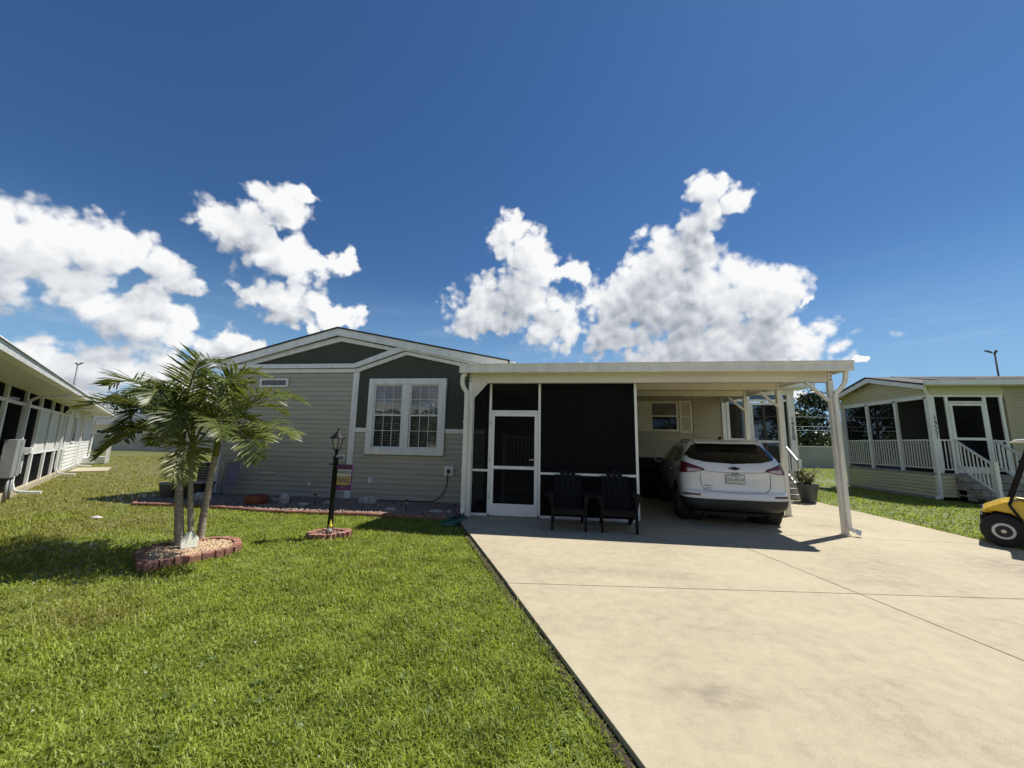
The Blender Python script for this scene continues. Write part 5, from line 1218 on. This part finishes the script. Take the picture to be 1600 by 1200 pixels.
MB().lathe([(.018,-.8924),(.018,-.8932)], c=(0,0,.885), axis='y', n=10).build('plate_emblem', 'yellowcloth', pl, local=True)
car(Bx(-.06,.06,-.895,-.88,1.0,1.008), 'plate_lamp', 'blackplastic')
car(MB().prism([(-.095,1.085),(-.04,1.085),(-.035,1.068),(.045,1.068),(.05,1.085),(.095,1.085),(.085,1.108),(.04,1.108),(.035,1.125),(-.045,1.125),(-.05,1.108),(-.105,1.108)], 'y', -.884, -.868), 'badge', 'black', None, .002)
text('badge_lettering', 'EQUINOX', .036, 'black', CAR, (-.44,-.872,.712), ext=.002, spacing=1.05); text('badge_lettering', 'Chevrolet', .04, 'black', CAR, (-.46,-.866,.765), ext=.002)
car(MB().prism([(-.20,1.650),(-.46,1.605),(-.56,1.575),(-.55,1.562),(-.42,1.56),(-.25,1.60)], 'x', -.60, .60), 'spoiler', 'carpaint', None, .01)
car(Bx(-.10,.10,-.545,-.50,1.552,1.561), 'brake_light', 'redlens')
car(MB().prism([(-.02,1.64),(.16,1.64),(.02,1.715),(-.03,1.71)], 'x', -.02, .02), 'antenna_fin', 'black', None, .006)
for s in (-1,1): car(MB().tube([(s*.60,.05,1.61),(s*.60,.15,1.645),(s*.60,1.0,1.650),(s*.60,1.1,1.61)], .012, 6), 'roof_rail', 'blackplastic')
# side glass, doors, mirrors, handles on both sides
def side_patch(s, ya, yb, zb, zt, off, ny=22, nz=4):
    mb = MB()
    for i in range(ny+1):
        y = ya+(yb-ya)*i/ny
        for j in range(nz+1):
            z = zb(y)+(zt(y)-zb(y))*j/nz; mb.v.append((s*(ci(z)[0]+off), y, z))
    for i in range(ny):
        for j in range(nz):
            q = (i*(nz+1)+j, (i+1)*(nz+1)+j, (i+1)*(nz+1)+j+1, i*(nz+1)+j+1); mb.f.append(q if s > 0 else q[::-1]); mb.smooth.append(True)
    return mb
ztop = lin((-.30,1.27),(-.15,1.40),(.1,1.50),(.6,1.555),(1.2,1.53),(1.6,1.43),(1.9,1.33),(2.12,1.20)); zbot = lin((-.30,1.25),(-.1,1.19),(.3,1.15),(2.12,1.11))
for s in (-1, 1):
    car(side_patch(s, -.30, 2.12, zbot, ztop, .004), 'side_window', 'carglass')
    for y in (.20, 1.28): car(side_patch(s, y-.03, y+.03, zbot, lambda y_: ztop(y_)+.01, .008, 1, 4), 'pillar', 'blackplastic')
    for y in (.34, 1.28, 2.30): car(MB().tube([(s*(ci(z)[0]+.001), y+(.10*max(0,.75-z) if y < .5 else 0), z) for z in np.arange(.46 if y>.5 else .72, 1.12, .08)], .004, 5), 'door_seam', 'blackplastic')
    for y in (.52, 1.42): car(MB().tube([(s*.925,y-.09,.99),(s*.955,y-.07,.995),(s*.955,y+.07,.995),(s*.925,y+.09,.99)], .012, 6), 'door_handle', 'carpaint')
    mr_ = car(MB().blob((s*1.03,1.98,1.14), .12,.07,.085, 5, 3, .02), 'mirror', 'carpaint'); Bx(min(s*.94,s*1.12),max(s*.94,s*1.12),1.90,1.915,1.085,1.195).build('mirror_glass', 'carglass', mr_, local=True)
    MB().bar((s*.88,2.0,1.10),(s*.96,1.99,1.12),.05).build('mirror_stalk', 'blackplastic', mr_, local=True)
    for wy, wz in WH:
        ar = MB(); N_ = 20; v0 = []
        for k in range(N_+1):
            t_ = -.35+(pi+.70)*k/N_
            for rr_ in (.37, .435):
                y, z = wy+rr_*cos(t_), wz+rr_*sin(t_)
                for xo in (.90, .936): ar.v.append((s*xo, y, max(.2, z)))
        for k in range(N_):
            b = k*4
            for q in ((b+1,b+5,b+7,b+3),(b,b+2,b+6,b+4),(b,b+4,b+5,b+1),(b+2,b+3,b+7,b+6)): ar.f.append(q); ar.smooth.append(False)
        car(ar, 'arch_trim', 'blackplastic')
        well = MB(); base = 0
        for k in range(25):
            t_ = 2*pi*k/24
            well.v += [(s*.92, wy+.41*cos(t_), wz+.41*sin(t_)), (s*.48, wy+.41*cos(t_), wz+.41*sin(t_))]
        for k in range(24): well.f.append((2*k,2*k+2,2*k+3,2*k+1)); well.smooth.append(True)
        well.f.append(tuple(2*k+1 for k in range(24))); well.smooth.append(False)
        car(well, 'wheel_well', 'dark')
        xc = s*.80
        w_ = car(MB().lathe([(.20,-.06),(.228,-.112),(.30,-.118),(.345,-.105),(.356,-.08),(.357,0),(.356,.08),(.345,.105),(.30,.118),(.228,.112),(.20,.06)], c=(xc,wy,wz), n=36, axis='x'), 'wheel', 'rubber')
        MB().lathe([(.226,.058),(.05,.066)] if s > 0 else [(.05,-.066),(.226,-.058)], c=(xc,wy,wz), n=30, axis='x').build('rim', 'black', w_, local=True)
        for k in range(5):
            for dlt in (-.13,.13):
                a = k*2*pi/5+.3; MB().bar((xc+s*.095,wy+.03*cos(a),wz+.03*sin(a)),(xc+s*.108,wy+.222*cos(a+dlt),wz+.222*sin(a+dlt)),.028,.022,up=(1,0,0)).build('spoke', 'rim', w_, local=True)
        for k in range(4):
            xx = xc-.075+.05*k; MB().lathe([(.3575,-.003),(.3585,0),(.3575,.003)], c=(xx,wy,wz), n=36, axis='x').build('tread_rib', 'dark', w_, local=True)
ws_ = MB()
for i in range(17):
    x = -.72+1.44*i/16
    for j in range(6):
        z = 1.19+.40*j/5; a, yr, yf = ci(z); xx = x*min(1, a/.86); ws_.v.append((xx, yf-Rf(z)*(1-max(0,(1-(abs(xx)/a)**3))**(1/3))+.006, z+.002))
for i in range(16):
    for j in range(5): ws_.f.append((i*6+j, i*6+j+1, (i+1)*6+j+1, (i+1)*6+j)); ws_.smooth.append(True)
car(ws_, 'windshield', 'carglass')
for s in (-1,1): car(MB().blob((s*.68,3.56,.86), .17,.14,.07, 6, 3, .03), 'headlight', 'clearlens')
car(Bx(-.5,.5,3.70,3.745,.5,.85), 'grille', 'black', None, .02); car(Bx(-.7,.7,-.7,3.2,.20,.26), 'underbody', 'dark')
for s in (-1,1): car(MB().tube([(s*.55,-.60,.20),(s*.55,-.84,.215)], .03, 10), 'exhaust', 'black')

# ================================================================== GOLF CART at the right edge (local frame: nose toward -x)
GC = thing('golf_cart', 'yellow golf cart with black struts parked at the right edge of the driveway', 'golf cart', (6.66, 7.70, 0), radians(-43))
def gc(mb, name, mt, parent=None, bevel=0): return mb.build(name, mt, parent or GC, bevel, local=True)
for (x, y) in ((.40,.10),(.40,1.08),(2.06,.10),(2.06,1.08)):
    w_ = gc(MB().lathe([(.125,-.10),(.18,-.105),(.235,-.09),(.25,-.06),(.251,0),(.25,.06),(.235,.09),(.18,.105),(.125,.10)], c=(x,y,.25), axis='y', n=32), 'wheel', 'rubber')
    sg = -1 if y < .5 else 1
    MB().lathe([(.128,.098),(.120,.112)] if sg > 0 else [(.120,-.112),(.128,-.098)], c=(x,y,.25), axis='y', n=24).build('rim', 'whitesiding', w_, local=True)
    MB().lathe([(.092,.110),(.088,.116)] if sg > 0 else [(.088,-.116),(.092,-.110)], c=(x,y,.25), axis='y', n=20).build('hub_disc', 'blackplastic', w_, local=True)
    MB().lathe([(.034,.115*sg),(.028,.13*sg)][::sg], c=(x,y,.25), axis='y', n=12).build('hub_cap', 'metal', w_, local=True)
for y in (.10,.93):
    gc(MB().prism([(.20,.545),(.27,.60),(.46,.705),(.60,.735),(.72,.72),(.74,.66),(.90,.36),(1.06,.22),(.90,.185),(.74,.27),(.64,.42),(.50,.52),(.36,.545)], 'y', y, y+.10 if y < .5 else y+.15), 'side_panel', 'yellow', None, .02)
gc(MB().prism([(.20,.50),(.22,.58),(.42,.70),(.60,.735),(.60,.69),(.44,.62),(.3,.5)], 'y', .20, .93), 'front_cowl', 'yellow', None, .02)
gc(MB().prism([(.74,.73),(.90,.36),(1.02,.24),(1.12,.24),(.86,.76)], 'y', .12, 1.06), 'dash', 'blackplastic', None, .02)
gc(Bx(.9,1.75,.08,1.10,.20,.25), 'floor', 'blackplastic'); gc(MB().prism([(1.35,.25),(1.35,.62),(2.35,.66),(2.5,.55),(2.45,.42),(2.3,.5),(2.06,.53),(1.82,.5),(1.75,.25)], 'y', .04, 1.14), 'rear_body', 'yellow', None, .025)
gc(Bx(1.32,1.85,.10,1.08,.665,.79), 'seat', 'seat', None, .04); gc(MB().prism([(1.80,.80),(1.90,.80),(2.0,1.20),(1.91,1.22)], 'y', .12, 1.06), 'backrest', 'seat', None, .02)
for y in (.085, 1.10):
    gc(MB().bar((.60,y,.43),(.50,y,.66),.032).bar((.50,y,.66),(.83,y,1.66),.036), 'front_strut', 'black')
    gc(MB().bar((2.05,y,.66),(2.10,y,1.70),.034), 'rear_strut', 'black')
gc(MB().bar((.735,.10,1.35),(.735,1.09,1.35),.02), 'windshield_bar', 'black')
gc(Bx(.70,.708,.12,1.07,.74,.75), 'windshield_seal', 'black')
gc(MB().box(.66,.74,.03,.085,1.33,1.375), 'strut_clamp', 'black')
gc(MB().prism([(.62,1.665),(.66,1.70),(.9,1.735),(1.5,1.75),(2.1,1.735),(2.28,1.70),(2.3,1.665)], 'y', .0, 1.18), 'roof', 'white', None, .015)
gc(MB().tube([(.80,.38,.80),(.95,.38,.95)], .02, 8).lathe([(.14,-.01),(.15,0),(.14,.01)], c=(.98,.38,.97), axis='x', n=20), 'steering_wheel', 'black')
gc(MB().blob((.235,.36,.555), .03,.06,.035, 3, 2, .02), 'headlight', 'clearlens'); gc(MB().blob((.235,.80,.555), .03,.06,.035, 3, 2, .02), 'headlight', 'clearlens')
gc(Bx(.17,.25,.18,1.0,.36,.46), 'bumper', 'black', None, .02); gc(Bx(.3,2.3,.3,.9,.16,.2), 'chassis', 'dark')

# distant parked vehicles beyond the wall (only their roofs show)
t = thing('parked_van', 'white vehicle roof showing over the back wall left of the palm trunks', 'van', (-49.4, 39.0, 0), radians(88))
MB().prism([(-2.4,.3),(2.4,.3),(2.4,1.3),(1.7,1.45),(1.2,2.15),(.9,2.28),(-2.1,2.3),(-2.4,2.0)], 'x', -.95, .95).build('body', 'carpaint', t, local=True, bevel=.06)
MB().prism([(1.55,1.5),(1.15,2.08),(-2.2,2.1),(-2.25,1.5)], 'x', -.965, .965).build('side_window', 'carglass', t, local=True)
for y in (-1.5,1.5):
    for x in (-.9,.9): MB().lathe([(.2,-.1),(.34,-.1),(.34,.1),(.2,.1)], c=(x,y,.34), axis='x', n=16).build('wheel', 'rubber', t, local=True)

# ================================================================== GRASS
def keep(x, y, jit=0.):
    le = np.where(y > 7.5, -2.0, -1.54-(y-6.46)*.4411)
    ok = ~((x > le-.012+jit) & (x < 7.09+np.maximum(0, (4-y))*.09) & (y < 13.3) & (y > -3.2))
    ok &= ~inside(x, y, [(a, b-.05) for a, b in bedpoly]); ok &= ~((x > -9.4) & (x < 7.1) & (y > 9.3) & (y < 24))
    ok &= ~inside(x, y, ring); ok &= ~inside(x, y, [(-3.93,5.76),(-3.66,5.80),(-3.46,6.0),(-3.52,6.2),(-3.82,6.2),(-4.02,5.98)])
    ok &= ~((x > 11.75) & (y > 12.6) & (y < 22)); ok &= ~((x > -2.25) & (x < -1.9) & (y > 7.05) & (y < 7.85))
    px, py = x+12.31, y-6.94; lx = px*-.777+py*.629; ly = px*-.629+py*-.777
    ok &= ~((lx > -9) & (lx < 19) & (ly > -.12) & (ly < 8)); ok &= ~((lx > 9.8) & (lx < 12.4) & (ly > -1.3) & (ly < 0))
    ok &= (y > .7) & (y < 34.4)
    return ok
def grass(seed=1):
    R = np.random.default_rng(seed); XS = []; YS = []; SC = []
    for r0, r1, dn, ws in ((1.6,2.6,11500,1.0),(2.6,3.8,8500,1.1),(3.8,5.5,5200,1.3),(5.5,8,2700,1.6),(8,12,1150,2.2),(12,20,380,3.2),(20,42,90,5.5)):
        a0, a1 = radians(-64), radians(50)
        n_ = int(dn*(a1-a0)/2*(r1*r1-r0*r0)); rr_ = np.sqrt(R.uniform(r0*r0, r1*r1, n_)); a = R.uniform(a0, a1, n_)
        x, y = rr_*np.sin(a), rr_*np.cos(a); k = keep(x, y, R.uniform(-.03,.022,len(x)))
        # tufts: thin out where a slow noise is low
        tuft = np.sin(x*9+3*np.sin(y*4))*np.sin(y*8.3+2*np.sin(x*5)); k &= R.uniform(0,1,n_) < .72+.28*tuft
        XS.append(x[k]); YS.append(y[k]); SC.append(np.full(k.sum(), ws))
    x = np.concatenate(XS); y = np.concatenate(YS); ws = np.concatenate(SC); n_ = len(x)
    an = R.uniform(0, 2*pi, n_); le = R.uniform(.25, 1.15, n_); h = R.uniform(.022,.050,n_)*(1+.25*np.sin(x*2.1)*np.sin(y*1.7))*(1+.06*(ws-1))
    tall = R.uniform(0,1,n_) < .035; h = np.where(tall, h*1.8, h)
    w = R.uniform(.0022,.0042,n_)*ws
    dx, dy = np.cos(an), np.sin(an); px, py = -dy, dx
    z0 = -.047+.012*np.sin(x*1.3+.5)*np.cos(y*1.1)
    b = R.uniform(.5,1.0,n_)
    def pt(f_, hh, s): return np.stack([x+dx*f_+px*s, y+dy*f_+py*s, z0+hh], 1)
    l1, l2 = h*le*.35, h*le*1.0
    V = np.stack([pt(0,0,-w), pt(0,0,w), pt(l1,h*.62,-w*.9), pt(l1,h*.62,w*.9), pt(l2,h*(.95-.25*b*(le>.7)),0*w)], 1).reshape(-1,3)
    Q = np.arange(n_)[:,None]*5
    I = np.concatenate([Q+np.array([0,1,3]), Q+np.array([0,3,2]), Q+np.array([2,3,4])], 1).reshape(-1)
    me = bpy.data.meshes.new('grass'); me.vertices.add(len(V)); me.vertices.foreach_set('co', V.astype(np.float32).ravel())
    me.loops.add(len(I)); me.loops.foreach_set('vertex_index', I.astype(np.int32)); me.polygons.add(len(I)//3)
    me.polygons.foreach_set('loop_start', np.arange(0,len(I),3,dtype=np.int32)); me.update(calc_edges=True); me.materials.append(M['blade'])
    o = bpy.data.objects.new('grass', me); COL.objects.link(o); tag(o, 'coarse green lawn grass with a few dry tufts', 'grass', None, 'stuff'); print('blades', n_)
grass()
# broad leaved weeds dotted through the turf
R = np.random.default_rng(21); wm = MB()
for k in range(420):
    rr_ = 1.7+8*R.uniform()**1.4; a = R.uniform(radians(-62), radians(8)); x, y = rr_*sin(a), rr_*cos(a)
    if not keep(np.array([x]), np.array([y]))[0]: continue
    z = -.045+.012*sin(x*1.3+.5)*cos(y*1.1)+.012
    for q in range(R.integers(4, 8)):
        t_ = R.uniform(0, 6.28); l = R.uniform(.018, .042); w = l*.28; d = Vector((cos(t_), sin(t_), R.uniform(.2, .7))); p_ = Vector((-sin(t_), cos(t_), 0))
        c = Vector((x, y, z)); wm.add([c, c+d*l*.5+p_*w, c+d*l, c+d*l*.5-p_*w], [(0,1,2,3)])
tag(wm.build('weeds', 'weedleaf'), 'broad leaved weeds dotted through the front lawn', 'weeds', None, 'stuff')
# a few fallen white petals and dry bits on the lawn
R = np.random.default_rng(12); dbm = MB()
for k in range(70):
    x, y = R.uniform(-6,.2), R.uniform(1.6,6.3)
    if not keep(np.array([x]), np.array([y]))[0]: continue
    a = R.uniform(0,6.28); s_ = R.uniform(.005,.011); z = .008
    dbm.add([(x+s_*cos(a+q*1.57)*(1 if q % 2 else .6), y+s_*sin(a+q*1.57)*(1 if q % 2 else .6), z+R.uniform(0,.006)) for q in range(4)], [(0,1,2,3)])
tag(dbm.build('litter', 'whitecloth'), 'small pale petals and bits scattered over the lawn', 'litter', None, 'stuff')
